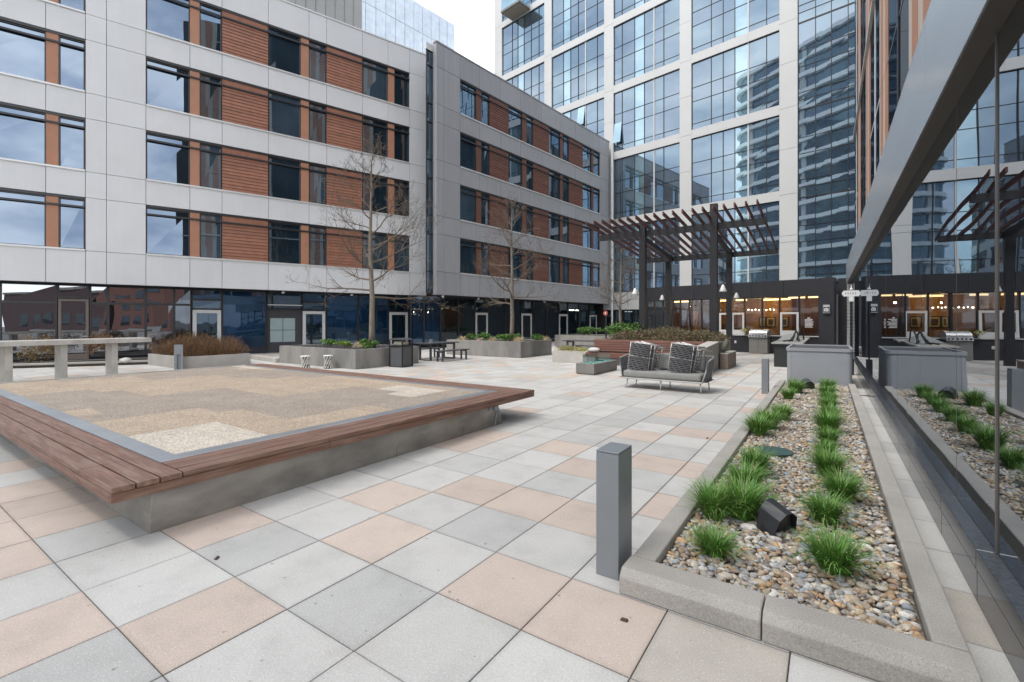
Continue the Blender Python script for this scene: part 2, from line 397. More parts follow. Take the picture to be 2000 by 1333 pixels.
def gpane(B, a, b, z0, z1, m, y=None, fw=.05, name='window'):
    y = Y if y is None else y
    f = MB().box(a, a + fw, y - .06, y + .04, z0, z1).box(b - fw, b, y - .06, y + .04, z0, z1).box(a + fw, b - fw, y - .06, y + .04, z1 - fw, z1).box(a + fw, b - fw, y - .06, y + .04, z0, z0 + fw).build(name, M_frame, B)
    t = random.uniform(-.004, .004)
    MB().hexa([(a + fw, y + t, z0 + fw), (b - fw, y - t, z0 + fw), (b - fw, y + .05, z0 + fw), (a + fw, y + .05, z0 + fw), (a + fw, y - t, z1 - fw), (b - fw, y + t, z1 - fw), (b - fw, y + .05, z1 - fw), (a + fw, y + .05, z1 - fw)]).build('pane', m, f)
    return f
for a, b in ((-8.9, -7.5), (-7.5, -6.1), (-6.1, -4.6), (-4.6, -2.95), (-1.93, -1.33), (-1.33, -.02), (-.02, 1.03), (1.03, 1.70)):
    gpane(W1, a, b, .12, 2.45, G_gnd); gpane(W1, a, b, 2.45, SOF - .02, G_gnd)
gate_door(W1, -2.92, -1.96, 2.62, Y, G_gnd, M_bronze, False, .1)
gpane(W1, -2.94, -1.94, 2.64, SOF - .02, G_gnd)
for a, b, hl in ((1.75, 2.92, False), (6.71, 7.89, True), (11.65, 12.86, True)):
    gate_door(W1, a, b, 2.22, Y, G_w2, M_doorw, hl)
    gpane(W1, a - .03, b + .03, 2.25, 2.72, G_w2); gpane(W1, a - .03, b + .03, 2.72, SOF - .02, G_blue)
for a, b in ((2.96, 4.93), (7.93, 9.75), (9.75, 11.6), (12.9, 13.7)):
    gpane(W1, a, b, .30, SOF - .02, G_blue); MB().box(a, b, Y - .05, Y + .05, 0, .298).build('plinth', mat('navy_plinth', (.014, .018, .03), .5), W1)
# recess with a four-pane frosted screen
gpane(W1, 4.97, 6.66, .30, 2.3, G_w2, Y + .25); gpane(W1, 4.97, 6.66, 2.32, SOF - .02, G_w2, Y + .05)
sc_ = MB()
for a in (5.14, 5.76):
    for z in (.56, 1.21): sc_.box(a, a + .59, Y + .1, Y + .12, z, z + .62)
sc_.build('frosted_screen', mat('frosted_screen', (.30, .38, .38), .5, .05), W1)
MB().box(5.10, 6.39, Y + .122, Y + .15, .53, 1.86).build('screen_frame', M_frame, W1)
MB().box(4.98, 6.64, Y - .3, Y + .05, 2.50, 2.54).build('canopy_rail', M_sill, W1)
for x in (5.63, 9.2): MB().lathe([(.02, .0), (.07, -.02), (.085, -.08), (.05, -.13)], 12, (x, .45, SOF)).build('soffit_lamp', M_white, W1, smooth=True)
r_ = MB()
for x in np.arange(-8.8, 13.7, 1.5): r_.tube([(x, .8, ROOF + .06), (x, .8, ROOF + .5)], .016, 5)
r_.tube([(-8.9, .8, ROOF + .5), (13.6, .8, ROOF + .5)], .018, 5)
r_.build('roof_rail', M_white, W1)

# --- the grey wing beyond it
def gc2(k, q):
    if q == 4: return G_w2, (.78, .0, .0) if k != 0 or True else None
    r_ = random.random()
    return (G_w2, None) if r_ < .5 else (G_w1b, None) if r_ < .7 else (G_w2, (.15, .2, random.choice([.55, .9, 1.2])))
W2W = [(1.92, 3.34), (3.80, 4.57), (6.48, 7.97), (8.45, 9.21), (11.19, 12.68), (13.04, 13.90), (16.0, 17.40), (17.73, 18.77)]
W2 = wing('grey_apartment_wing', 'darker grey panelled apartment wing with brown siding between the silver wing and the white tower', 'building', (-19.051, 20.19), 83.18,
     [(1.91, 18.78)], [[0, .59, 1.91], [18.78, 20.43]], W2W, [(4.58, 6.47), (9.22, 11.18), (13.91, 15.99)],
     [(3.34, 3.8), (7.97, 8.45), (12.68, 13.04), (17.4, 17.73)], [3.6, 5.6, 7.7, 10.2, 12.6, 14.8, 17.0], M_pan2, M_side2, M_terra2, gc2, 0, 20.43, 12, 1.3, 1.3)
MB().box(0, .115, .116, .32, SOF, ROOF).build('corner_return', M_pan2, W2)
SLOTX = -.45
G_slot = glass('slot_glass', (.5, .6, .7), .22, (.02, .035, .045), .001, .4)
for z0, z1 in ((3.3, 4.6), (4.6, 6.8), (6.8, 7.9), (7.9, 10.1), (10.1, 11.2), (11.2, 13.4), (13.4, 14.5), (14.5, 16.7), (16.7, 17.6)):
    f = gpane(W2, SLOTX, .11, z0, z1, G_slot, .36, .03)
MB().box(SLOTX - .05, -.01, .30, .42, 17.6, 18.0).build('slot_cap', M_sill, W2)
Y = 1.3
G_dk = glass('dark_storefront_glass', (.5, .6, .68), .16, (.008, .013, .017), .012, .4)
gx = [.1, 1.45, 2.95, 4.4]
for a, b in ((-.9, .1), (.1, 1.42)): gpane(W2, a, b, .3, SOF - .02, G_blue, Y)
for a, b in ((1.42, 2.93), (2.93, 4.44), (5.75, 7.5), (7.5, 9.3), (10.7, 12.5), (12.5, 14.2), (15.6, 17.3), (17.3, 19.0)):
    gpane(W2, a, b, .1, SOF - .02, G_dk, Y)
for a, b in ((4.48, 5.68), (9.36, 10.6), (14.24, 15.53), (19.09, 20.35)):
    gate_door(W2, a, b, 2.25, Y, G_dk, M_doorw, True, .15); gpane(W2, a - .03, b + .03, 2.28, SOF - .02, G_dk, Y)
for x in (.95, 4.0, 11.2): MB().lathe([(.02, .0), (.07, -.02), (.085, -.08), (.05, -.13)], 12, (x, .5, SOF)).build('soffit_lamp', M_white, W2, smooth=True)
W2L = lampmat('lit_bulb', (1., .93, .8), 6)
for x in (15.75, 16.05, 16.3, 16.75, 17.0): MB().lathe([(.02, -.03), (.045, 0), (.02, .035)], 8, (x, Y - .12, 2.62)).build('bulb', W2L, W2, smooth=True)

# --- the white tower that closes the far side
T = thing('white_glass_tower', 'tall tower with white grid frame and blue glass at the far end', 'building', (-16.376, 40.843, 0), R(-9.39))
M_tw = mat('white_tower_panel', (.52, .52, .51), .5, .03, .4, spec=.3)
G_t = [glass('tower_glass', (.49, .61, .70), .50, (.06, .09, .115), .0035, .42), glass('pale_tower_glass', (.64, .81, .88), .54, (.15, .25, .29), .0035, .42), glass('lilac_tower_glass', (.48, .58, .68), .50, (.055, .078, .105), .0035, .42)]
MB().box(-15.7, 26, .34, 16, -.05, 60).build('core', M_back, T)
piers = [(-15.74, -14.49), (-8.24, -7.29), (-.99, 0), (6.28, 7.25), (13.66, 14.80)]
BANDS = [(10.36, 11.06), (16.54, 17.24), (22.67, 23.36), (28.81, 29.50), (34.95, 35.64), (41.09, 41.78), (47.23, 47.9), (53.4, 54.1), (59.4, 60.2)]
fr = MB()
for a, b in piers:
    zs = [3.0, 7.3] + [z for p in BANDS for z in (p[0] - 2.6, p[0] + .35)] + [60.3]
    zs = sorted(z for z in zs if z >= 3.0)
    for k in range(len(zs) - 1): fr.box(a, b, 0, .336, zs[k] + .01, zs[k + 1] - .01)
for z0, z1 in BANDS:
    for k in range(4):
        a, b = piers[k][1], piers[k + 1][0]
        n = 3
        for q in range(n): fr.box(a + (b - a) * q / n + .004, a + (b - a) * (q + 1) / n - .004, .004, .336, z0, z1)
fr.build('frame_grid', M_tw, T)
bays = [(-14.49, [-12.96, -12.11, -11.2, -10.16, -9.08], -8.24, 2, None), (-7.29, [-5.84, -4.95, -4.02, -3.15, -1.83], -.99, 1, 3), (0, [.83, 2.09, 3.03, 3.95, 4.83], 6.28, 2, 3),
        (7.25, [8.8, 9.71, 10.58, 11.54, 12.79], 13.66, 3, 3), (14.8, [15.86, 16.77, 17.7, 18.6, 19.5, 20.5, 21.5, 22.5], 24.5, -1, None)]
rows0 = [(4.3, 10.36)] + [(BANDS[k][1], BANDS[k + 1][0]) for k in range(8)]
for bi, (a, mids, b, light, white) in enumerate(bays):
    xs = [a] + mids + [b]
    rows = rows0 if bi < 4 else [(BANDS[k - 1][0] if k else 4.3, BANDS[k][0]) for k in range(9)]
    for ri, (z0, z1) in enumerate(rows):
        hz = [z0] + [z for z in (z1 - 5.45, z1 - 4.93, z1 - 3.11, z1 - 1.98) if z > z0 + .3 and (bi == 4 or z > z1 - 5)] + [z1]
        p = MB(); fm = MB(); wm = MB()
        for q in range(len(xs) - 1):
            for h in range(len(hz) - 1):
                mi = 1 if q == light else random.choice([0, 0, 2])
                d = [random.uniform(-.0012, .0012) for _ in range(4)]
                y = .16; x0, x1, c0, c1 = xs[q] + .016, xs[q + 1] - .016, hz[h] + .016, hz[h + 1] - .016
                p.hexa([(x0, y + d[0], c0), (x1, y + d[1], c0), (x1, y + .03, c0), (x0, y + .03, c0), (x0, y + d[2], c1), (x1, y + d[3], c1), (x1, y + .03, c1), (x0, y + .03, c1)], mi)
        for q, x in enumerate(mids):
            (wm if q == white and white is not None else fm).box(x - (.05 if q == white else .017), x + (.05 if q == white else .017), .10, .20, z0, z1)
        fm.box(a, a + .04, .12, .20, z0, z1).box(b - .04, b, .12, .20, z0, z1)
        for z in hz[1:-1]: fm.box(a + .04, b - .04, .13, .19, z - .02, z + .02)
        fm.box(a + .04, b - .04, .125, .195, z1 - .07, z1).box(a + .04, b - .04, .125, .195, z0, z0 + .03)
        o = p.build('window', G_t, T)
        fm.build('mullion', M_frame, o)
        if wm.v: wm.build('white_mullion', M_tw, o)
# two vents tilted open
for x0, x1, z0, z1 in ((.06, .80, 17.95, 19.85), (-4.0, -3.22, 20.75, 22.6)):
    f = MB().box(0, x1 - x0, -.02, .02, z0 - z1, 0).build('open_vent', G_t[1], T)
    f.location = (x0, .12, z1); f.rotation_euler = (R(-9), 0, 0)
# white spandrel over the dark lobby glazing in the corner
MB().box(.0, 2.9, -.12, .33, 2.72, 4.28).box(-.99, -.01, -.12, .33, 2.72, 4.28).build('spandrel_panel', M_tw, T)
for a, b in ((-.99, .0), (.0, 1.0), (1.0, 2.0), (2.0, 2.95)): gpane(T, a, b, .05, 2.7, G_dk, .2, .04, 'lobby_window')
# balcony high on the left
bl = MB().box(-12.9, -10.2, -1.75, -.02, 35.1, 35.33).build('balcony', M_concd, T)
MB().box(-12.75, -10.35, -1.6, -.1, 35.06, 35.098).build('balcony_soffit', mat('tan_soffit', (.42, .36, .28), .8), bl)
MB().box(-12.86, -10.24, -1.72, -1.7, 35.35, 36.45).box(-12.88, -12.86, -1.7, -.05, 35.35, 36.45).box(-10.24, -10.22, -1.7, -.05, 35.35, 36.45).build('balcony_railing', G_t[1], bl)

# --- single storey dining pavilion in front of the tower
P = thing('dining_pavilion', 'single storey charcoal pavilion with warmly lit windows below the white tower', 'building', (-3.795, 27.624, 0), R(-11.24))
M_ch = mat('charcoal_panel', (.021, .022, .027), .5, .15, 3, .1, 60)
G_st = glass('lit_storefront_glass', (.75, .82, .9), .11, (.012, .012, .014), .004, .4, see=.92)
fa = MB()
for k in range(6): fa.box(-5.7 + k * 1.535 + .006, -5.7 + (k + 1) * 1.535 - .006, 0, .2, 2.93, 3.74)
fa.build('fascia', M_ch, P)
MB().box(-5.7, 3.5, .202, 7.5, 3.3, 3.72).build('roof', M_ch, P)
MB().box(3.51, 4.11, -.06, .5, 0, 3.752).box(4.112, 4.75, .9, 1.2, 0, 3.75).build('pillar', M_ch, P)
MB().box(-2.25, 3.5, .03, .19, 0, .90).build('dado_wall', M_ch, P)
MB().box(-2.25, 3.5, -.02, .20, .901, .94).build('serving_sill', M_doorw, P)
MB().box(1.2, 1.245, .022, .029, .45, .6).box(-.42, -.32, .022, .029, .48, .62).build('outlet_plate', M_sill, P)
xs = [-5.68, -5.15, -4.6, -3.95, -3.5, -2.95, -2.25]
for k in range(len(xs) - 1): gpane(P, xs[k], xs[k + 1], .05, 2.92, G_st, .1, .035)
xs = [-2.25, -1.75, -1.26]
for k in range(2): gpane(P, xs[k], xs[k + 1], .95, 2.92, G_st, .1, .035)
for a, b in ((-1.24, -.59), (-.57, .07), (1.80, 2.63)):
    gate_door(P, a, b, 2.12, .1, G_st, M_doorw, True, .095, .95 if b < 1 else .945); gpane(P, a - .01, b + .01, 2.15, 2.92, G_st, .1, .03)
for a, b in ((.09, .96), (.96, 1.78), (2.65, 3.5)): gpane(P, a, b, .95, 2.92, G_st, .1, .035)
M_warm = mat('warm_plaster', (.46, .24, .075), .7, .12, 1.)
M_warm2 = mat('walnut_panelling', (.20, .085, .035), .5, .2, 2, stretch=(6, 6, .4))
iw = MB().box(-2.9, 1.75, 3.6, 3.7, 0, 2.95, 0).box(1.75, 3.5, 2.4, 2.5, 0, 2.95, 1).box(-5.6, -2.9, 3.0, 3.1, 0, 2.95, 1).box(1.70, 1.75, 2.5, 3.6, 0, 2.95, 0).build('interior_wall', [M_warm, M_warm2], P)
MB().box(-5.6, 3.5, .25, 3.7, -.02, .012).build('interior_floor', M_warm2, P)
MB().box(-5.6, 3.5, .25, 3.7, 2.96, 3.0).build('interior_ceiling', mat('interior_ceiling', (.5, .44, .38), .9), P)
L1 = lampmat('strip_lamp', (1., .66, .34), 2.0); L2 = lampmat('pendant_bulb', (1., .80, .55), 9)
for a, b, y in ((-2.7, -1.7, 2.4), (-4.9, -3.9, 2.0), (-1.2, -.6, 2.4), (1.85, 2.6, 1.3), (2.75, 3.4, 1.3), (.1, 1.5, 3.0)):
    MB().box(a, b, y, y + .08, 2.86, 2.95).build('ceiling_lamp', L1, P)
for x_, y_, e_ in ((-4.2, 1.6, 7), (-2.0, 2.2, 12), (.4, 2.6, 15), (2.6, 1.4, 9)):
    ld = bpy.data.lights.new('room_fill', 'POINT'); ld.energy = e_; ld.color = (1., .62, .30); ld.shadow_soft_size = .03  # fill lights without fittings, added to warm the room
    lo = bpy.data.objects.new('room_fill', ld); COL.objects.link(lo); lo.parent = P; lo.location = (x_, y_, 2.55)
for k in range(9):
    x = -.62 + k * .19
    MB().lathe([(.012, -.04), (.04, 0), (.012, .04)], 8, (x, 2.2, 2.30 + .025 * (k % 2))).build('pendant_lamp', L2, P, smooth=True)
for x, z, w_ in ((.35, 1.62, .5), (1.05, 1.62, .45), (-.1, 1.62, .35)):
    pf = MB().box(x - w_ / 2, x + w_ / 2, 3.54, 3.59, z - .3, z + .3).build('picture_frame', mat('black_timber', (.02, .016, .012), .5), P)
    MB().box(x - w_ / 2 + .05, x + w_ / 2 - .05, 3.53, 3.539, z - .25, z + .25).box(x - w_ / 2 + .12, x + w_ / 2 - .12, 3.525, 3.529, z - .16, z + .16, 1).build('picture', [mat('mat_board', (.55, .42, .18), .8), mat('dark_print', (.10, .07, .04), .8)], pf)
MB().box(-3.7, -3.2, 2.2, 2.25, .9, 2.3).build('orange_screen', mat('amber_screen', (.6, .26, .04), .6), P)
MB().box(-5.0, -4.75, 1.6, 1.65, .4, 2.6).build('amber_curtain', mat('amber_curtain', (.55, .30, .06), .7), P)
sh = MB()
for k in range(5): sh.box(-2.5, -1.35, 2.9, 3.1, .6 + k * .4, .63 + k * .4)
for x in (-2.5, -1.95, -1.38): sh.box(x, x + .03, 2.9, 3.1, .1, 2.3)
sh.build('shelf', M_warm2, P)
# notice lettered on the glass and the photography sign on the pillar
nb = MB()
for k in range(8):
    z = 1.80 - k * .062
    x = 2.90
    for q in range(5 if k else 2):
        w_ = random.uniform(.035, .085); nb.box(x + (.11 if k == 0 else 0), x + (.11 if k == 0 else 0) + w_, .060, .064, z, z + (.03 if k else .045)); x += w_ + .010
        if x > 3.22: break
nb.build('notice_lettering', M_white, P)

# --- the mirror-glazed building on the right
RB = thing('mirror_glazed_building', 'low mirror glazed shop front with steel fascia and terracotta upper floors along the right edge', 'building')
M_fas = mat('brushed_fascia', (.42, .445, .48), .25, .10, 1.2, .05, 80, metal=.55, stretch=(1, .15, 3))
M_sof = mat('bronze_soffit', (.055, .045, .038), .5, .15, 2)
M_curb = mat('polished_dark_granite', (.060, .063, .070), .16, .25, 30, .3, 200)
G_r = glass('dark_mirror_glass', (.66, .70, .75), .58, (.008, .009, .010), .0035, .8, bodyvar=.1)
Y0, Y1 = 1.0, 26.3
c = MB(); js = [1.0, 2.2, 3.85, 4.9, 6.6, 7.6, 8.57, 10.2, 11.2, 12.2, 13.85, 14.85, 15.85, 17.5, 18.5, 19.5, 21.1, 22.1, 23.1, 24.7, 26.3]
for k in range(len(js) - 1):
    a, b = js[k] + .003, js[k + 1] - .003
    c.box(.735, .90, a, b, -.05, .185).box(.73, .90, a, b, .193, .31)
c.build('curb', M_curb, RB, .004, seg=1)
MB().box(.742, .90, Y0, Y1, -.05, .30).build('curb_core', M_back, RB)
for k in range(len(js) - 1):
    d = [random.uniform(-.0012, .0012) for _ in range(4)]
    a, b = js[k] + .008, js[k + 1] - .008
    MB().hexa([(.82 + d[0], a, .315), (.85, a, .315), (.85, b, .315), (.82 + d[1], b, .315), (.82 + d[2], a, 3.34), (.85, a, 3.34), (.85, b, 3.34), (.82 + d[3], b, 3.34)]).build('window', G_r, RB)
m_ = MB()
for k, y in enumerate(js):
    wd = .010 if k == 2 else .0075
    m_.box((.822 if k != 2 else .812), .86, y - wd, y + wd, .312, 3.345)
m_.build('mullion', mat('bronze_mullion', (.19, .17, .155), .35, .1, metal=.4), RB)
c = MB(); fj = [1.0, 3.1, 5.3, 7.6, 9.9, 12.2, 14.5, 16.8, 19.1, 21.4, 23.9, 26.3]
for k in range(len(fj) - 1): c.box(.69, .93, fj[k] + .003, fj[k + 1] - .003, 3.353, 4.26)
c.build('fascia', M_fas, RB)
MB().box(.70, .87, Y0 + .01, Y1 - .01, 3.342, 3.352).build('soffit', M_sof, RB)
MB().box(.93, 12, Y0, Y1, -.05, 4.2).build('core', M_back, RB)
MB().box(1.15, 12, Y0 + .3, Y1, 4.2, 30).build('upper_core', M_back, RB)
# upper storeys: terracotta piers, dark bays and pale reveals
M_beige = mat('beige_reveal', (.50, .42, .36), .6, .05)
M_up = glass('upper_dark_glass', (.35, .42, .5), .06, (.010, .014, .020), .003, .5)
LV = [4.27, 6.9, 9.85, 12.9, 15.95, 19.0, 22.05, 25.1, 28.15, 30]
for k in range(5):
    y0 = 2.55 + k * 4.75
    pier = MB(); rev = MB(); mul = MB()
    for q in range(len(LV) - 1):
        pier.box(1.0, 1.15, y0, y0 + .52, LV[q] + .012, LV[q + 1] - .012)
        pier.box(.99, 1.15, y0 + .9, y0 + 1.4, LV[q] + .012, LV[q + 1] - .012)
        rev.box(.995, 1.15, y0 + .53, y0 + .89, LV[q] + .012, LV[q + 1] - .012).box(.995, 1.15, y0 + 1.41, y0 + 1.75, LV[q] + .012, LV[q + 1] - .012)
        for a, b in ((y0 + 1.76, y0 + 3.05), (y0 + 3.13, y0 + 4.74)):
            MB().box(1.01, 1.06, a, b, LV[q] + .03, LV[q + 1] - .03).build('upper_window', M_up, RB)
        mul.box(.99, 1.12, y0 + 3.05, y0 + 3.13, LV[q], LV[q + 1] - .01).box(1.005, 1.12, y0 + 1.76, y0 + 4.74, LV[q + 1] - .03, LV[q + 1] + .03)
    pier.build('terracotta_pier', M_terra, RB); rev.build('pale_reveal', M_beige, RB); mul.build('upper_mullion', M_frame if k % 2 else M_sill, RB)
MB().box(.93, 1.0, 1.3, 26.3, 9.82, 9.92).build('cornice', M_sill, RB)
# slatted louvre at the far end of the glass
l = MB()
for k in range(48): l.box(.70, .80, 24.75, 25.6, .35 + k * .062, .375 + k * .062)
l.build('louvre', M_sill, RB)

# ------------------------------------------------------------------ buildings round about, seen over the roofs or in the glass
FT = thing('pale_glass_tower', 'pale glass tower rising behind the roof of the silver wing', 'building', (-72.9, 83.5, 0), R(81.1))
MB().box(-60, 0, .2, 25, -.05, 71).build('core', mat('pale_core', (.5, .53, .55), .6), FT)
G_p = glass('pale_curtain_wall', (.90, .95, 1.0), .32, (.62, .66, .69), .004, .2, bodyvar=.12)
p = MB(); zs = [0, 6, 12, 18, 24, 30, 36, 42, 47.5, 53.5, 59.5, 65.3, 71.6]
for k in range(26):
    for q in range(len(zs) - 1):
        d = random.uniform(-.01, .01); a, b = -60 + k * 2.31, -60 + (k + 1) * 2.31
        p.hexa([(a + .05, d, zs[q] + .05), (b - .05, -d, zs[q] + .05), (b - .05, .15, zs[q] + .05), (a + .05, .15, zs[q] + .05), (a + .05, -d, zs[q + 1] - .05), (b - .05, d, zs[q + 1] - .05), (b - .05, .15, zs[q + 1] - .05), (a + .05, .15, zs[q + 1] - .05)])
p.build('curtain_wall', G_p, FT)
GB = thing('ribbed_grey_block', 'grey ribbed plant room block standing behind the silver wing roof', 'building', (-62.0, 48.6, 0), R(81.1))
g_ = MB().box(-30, 0, .1, 14, -.05, 60)
for k in range(20): g_.box(-30 + k * 1.5, -30 + k * 1.5 + 1.42, 0, .1, 0, 60).box(-30 + k * 1.5 - .05, -30 + k * 1.5 - .01, -.12, .05, 0, 60)
g_.build('wall', mat('grey_ribbed_panel', (.30, .295, .285), .7, .1, .3), GB)
MB().box(-30.1, .1, -.15, 14.1, 60, 60.5).build('coping', M_sill, GB)
# banded tower behind the camera (in the tower's reflections)
BT = thing('banded_tower', 'curved tower with white balcony bands mirrored in the blue glass of the white tower', 'building', (-24, -38.5, 0), R(12))
def rr(w_, d_, r_, n=8):
    pts = []
    for cx, cy, a0 in ((w_ - r_, d_ - r_, 0), (-w_ + r_, d_ - r_, 90), (-w_ + r_, -d_ + r_, 180), (w_ - r_, -d_ + r_, 270)):
        for k in range(n + 1): t = R(a0 + 90 * k / n); pts.append((cx + r_ * math.cos(t), cy + r_ * math.sin(t)))
    return pts
MB().prism(rr(18.2, 9.2, 3.5), -.05, 58).build('glass_body', glass('banded_tower_glass', (.45, .6, .75), .14, (.012, .035, .06), .004, .3), BT)
bb = MB()
for k in range(19): bb.prism(rr(19, 10, 4.2), k * 3.2 - .15, k * 3.2 + .62)
bb.build('balcony_band', mat('bright_white_band', (.88, .88, .87), .5), BT)
vv = MB()
for x in np.arange(-14, 16, 12.): vv.box(x, x + .9, 9.1, 9.5, 0, 58)
vv.build('white_rib', M_tw, BT)
def brickb(name, label, loc, rz, w_, d_, h, m, floors, z0):
    B = thing(name, label, 'building', (*loc, 0), R(rz))
    MB().box(0, w_, 0, d_, -.05, h).build('wall', m, B)
    n = int(w_ / 3.2)
    for f_ in range(floors):
        for k in range(n):
            MB().box(k * 3.2 + .7, k * 3.2 + 2.5, -.05, .02, z0 + f_ * 3.5, z0 + f_ * 3.5 + 2.1).build('window', G_dk, B)
    MB().box(-.2, w_ + .2, -.2, d_, h, h + .5).build('coping', M_conc, B)
    return B
M_brick = mat('red_brick', (.21, .10, .08), .8, .12, 1.5, .15, 30); M_brick2 = mat('plum_brick', (.10, .065, .065), .8, .12, 1.5, .15, 30)
brickb('brick_building', 'red brick office block with rows of windows mirrored in the ground floor glass', (65.5, -21.5), -75, 10.5, 14, 11.5, M_brick, 3, .8)
brickb('plum_brick_building', 'plum brick block mirrored left of the red one in the ground floor glass', (68.5, -32.6), -71, 22, 14, 8.6, M_brick2, 1, 1.2)
# ================================================================== things standing on the deck
# --- raised timber-edged platform
PL = thing('raised_platform', 'low raised platform with a dark red timber rim around patchwork stone paving', 'platform', (0, 0, 0))
bs = MB().hexa([(-13.25, 1.43, 0), (-4.40, 1.43, 0), (-4.41, 6.24, 0), (-13.25, 6.24, 0), (-13.25, 1.42, .352), (-4.315, 1.42, .352), (-4.325, 6.0, .352), (-13.25, 6.0, .352)])
bs.build('base', mat('board_marked_concrete', (.265, .245, .215), .7, .22, 1.6, .10, 140, .2, 60, col2=(.19, .175, .155), stretch=(1, 1, 2.2)), PL, .006)
M_wood = mat('weathered_ipe', (.150, .072, .047), .55, .26, 2.2, .12, 60, .15, 80, stretch=(14, 1.2, 14), col2=(.20, .118, .085), rvar=.08)
M_woodx = mat('weathered_ipe_across', (.165, .082, .056), .55, .26, 2.2, .12, 60, .15, 80, stretch=(1.2, 14, 14), col2=(.215, .132, .098), rvar=.08)
def boards(name, x0, x1, y0, y1, along, cuts, m):
    b = MB(); n = 3; g_ = .013
    for k in range(n):
        for q in range(len(cuts) - 1):
            if along == 'y':
                a = x0 + (x1 - x0) * k / n; c_ = x0 + (x1 - x0) * (k + 1) / n
                b.box(a + g_ / 2, c_ - g_ / 2, cuts[q] + .003, cuts[q + 1] - .003, .418, .46)
            else:
                a = y0 + (y1 - y0) * k / n; c_ = y0 + (y1 - y0) * (k + 1) / n
                b.box(cuts[q] + .003, cuts[q + 1] - .003, a + g_ / 2, c_ - g_ / 2, .418, .46)
    return b.build(name, m, PL, .004)
boards('timber_rim', -4.735, -4.275, 0, 0, 'y', [1.62, 2.95, 4.9, 6.57], M_wood)
boards('timber_rim', 0, 0, 1.158, 1.618, 'x', [-13.4, -11.2, -9.3, -7.2, -5.05, -4.275], M_woodx)
boards('timber_rim', 0, 0, 6.572, 7.03, 'x', [-13.4, -11.3, -9.1, -7.0, -4.275], M_woodx)
for q in ((1.164, 2.95), (2.956, 4.9), (4.906, 7.022)): MB().box(-4.322, -4.282, *q, .345, .414).build('timber_fascia', M_wood, PL, .003)
for q in ((-13.38, -5.053, 1.164, 1.203), (-5.047, -4.326, 1.164, 1.203), (-13.38, -4.326, 6.985, 7.022)): MB().box(*q, .345, .414).build('timber_fascia', M_woodx, PL, .003)
MB().box(-13.2, -4.34, 1.21, 1.6, .37, .40).box(-13.2, -4.34, 6.1, 6.98, .37, .40).build('support_rail', M_frame, PL)
MB().box(-13.25, -4.75, 1.66, 6.52, .354, .440).build('deck_core', M_concd, PL)
st = MB().box(-13.3, -4.742, 1.624, 1.79, .40, .458).box(-4.92, -4.742, 1.792, 6.44, .40, .458).box(-13.3, -4.742, 6.442, 6.565, .40, .458)
st.build('steel_edge', mat('blue_grey_steel', (.36, .385, .41), .3, .12, 2, .05, 60, metal=.5), PL, .003)
MB().box(-13.45, -13.302, 1.62, 6.57, .0, .462).build('concrete_edge', M_conc, PL, .005)
# patchwork of bound gravel in three tones
cs = .60; vs = []; fs = []; cl_ = []
tones = {'t': (.385, .30, .22), 'g': (.30, .248, .20), 'w': (.49, .43, .355)}
nx = int((13.3 - 4.92) / cs) + 1; ny = 16
def tone_(i, j):
    u = i * .60; y = j * .29
    if u < .62 and y < .75: return 'w'
    f = math.sin(u * .95 + y * 1.25 + .6) + .55 * math.sin(u * 2.3 - y * 1.7) + .4 * random.uniform(-1, 1) * .6
    if u > 6 and y > 2.6 and f > .35: return 'w'
    if u < 1.6 and 2.6 < y < 4.2 and f > .0: return 'w'
    return 't' if f > -.05 else 'g'
yy0, yy1 = 1.792, 6.44
for i in range(nx):
    x1 = -4.922 - i * cs; x0 = max(-13.3, x1 - cs)
    if x1 - x0 < .02: continue
    for j in range(ny):
        a = yy0 + (yy1 - yy0) * j / ny; b = yy0 + (yy1 - yy0) * (j + 1) / ny
        o = len(vs); vs += [(x0, a, .452), (x1, a, .452), (x1, b, .452), (x0, b, .452)]; fs.append((o, o + 1, o + 2, o + 3))
        t = tones[tone_(i, j)]; q = random.uniform(.96, 1.04); cl_ += [(*[k * q for k in t], 1)] * 4
me = bpy.data.meshes.new('stone_surface'); me.from_pydata(vs, [], fs); me.update()
at = me.color_attributes.new('tone', 'FLOAT_COLOR', 'POINT'); at.data.foreach_set('color', [q for c in cl_ for q in c])
m, nt, b = _nt('bound_gravel')
v = coords(nt); a_ = N(nt, 'ShaderNodeAttribute', attribute_name='tone')
vo = N(nt, 'ShaderNodeTexVoronoi'); vo.inputs['Scale'].default_value = 75; nt.links.new(v, vo.inputs['Vector'])
sp = N(nt, 'ShaderNodeSeparateColor'); nt.links.new(vo.outputs['Color'], sp.inputs[0])
c = mixc(nt, 1., a_.outputs['Color'], ramp(nt, sp.outputs[0], [(0., .62), (.5, 1.), (1., 1.35)]), 'MULTIPLY')
c = mixc(nt, 1., c, ramp(nt, noise(nt, v, 2.2, 5), [(.3, .9), (.7, 1.1)]), 'MULTIPLY')
nt.links.new(c, b.inputs['Base Color']); b.inputs['Roughness'].default_value = .75
bp = N(nt, 'ShaderNodeBump'); bp.inputs['Strength'].default_value = .5; bp.inputs['Distance'].default_value = .004
nt.links.new(vo.outputs['Distance'], bp.inputs['Height']); nt.links.new(bp.outputs['Normal'], b.inputs['Normal'])
me.materials.append(m); o = bpy.data.objects.new('stone_surface', me); COL.objects.link(o); o.parent = PL
cd = MB().tube([(-4.33, 5.93, .30), (-4.33, 5.97, .27), (-4.345, 5.98, .2), (-4.375, 5.98, .02)], .011, 6)
cd.box(-4.345, -4.29, 5.86, 5.96, .275, .335).box(-4.335, -4.30, 5.74, 5.80, .29, .33)
cd.build('conduit', M_galv, PL)
sm_ = MB()
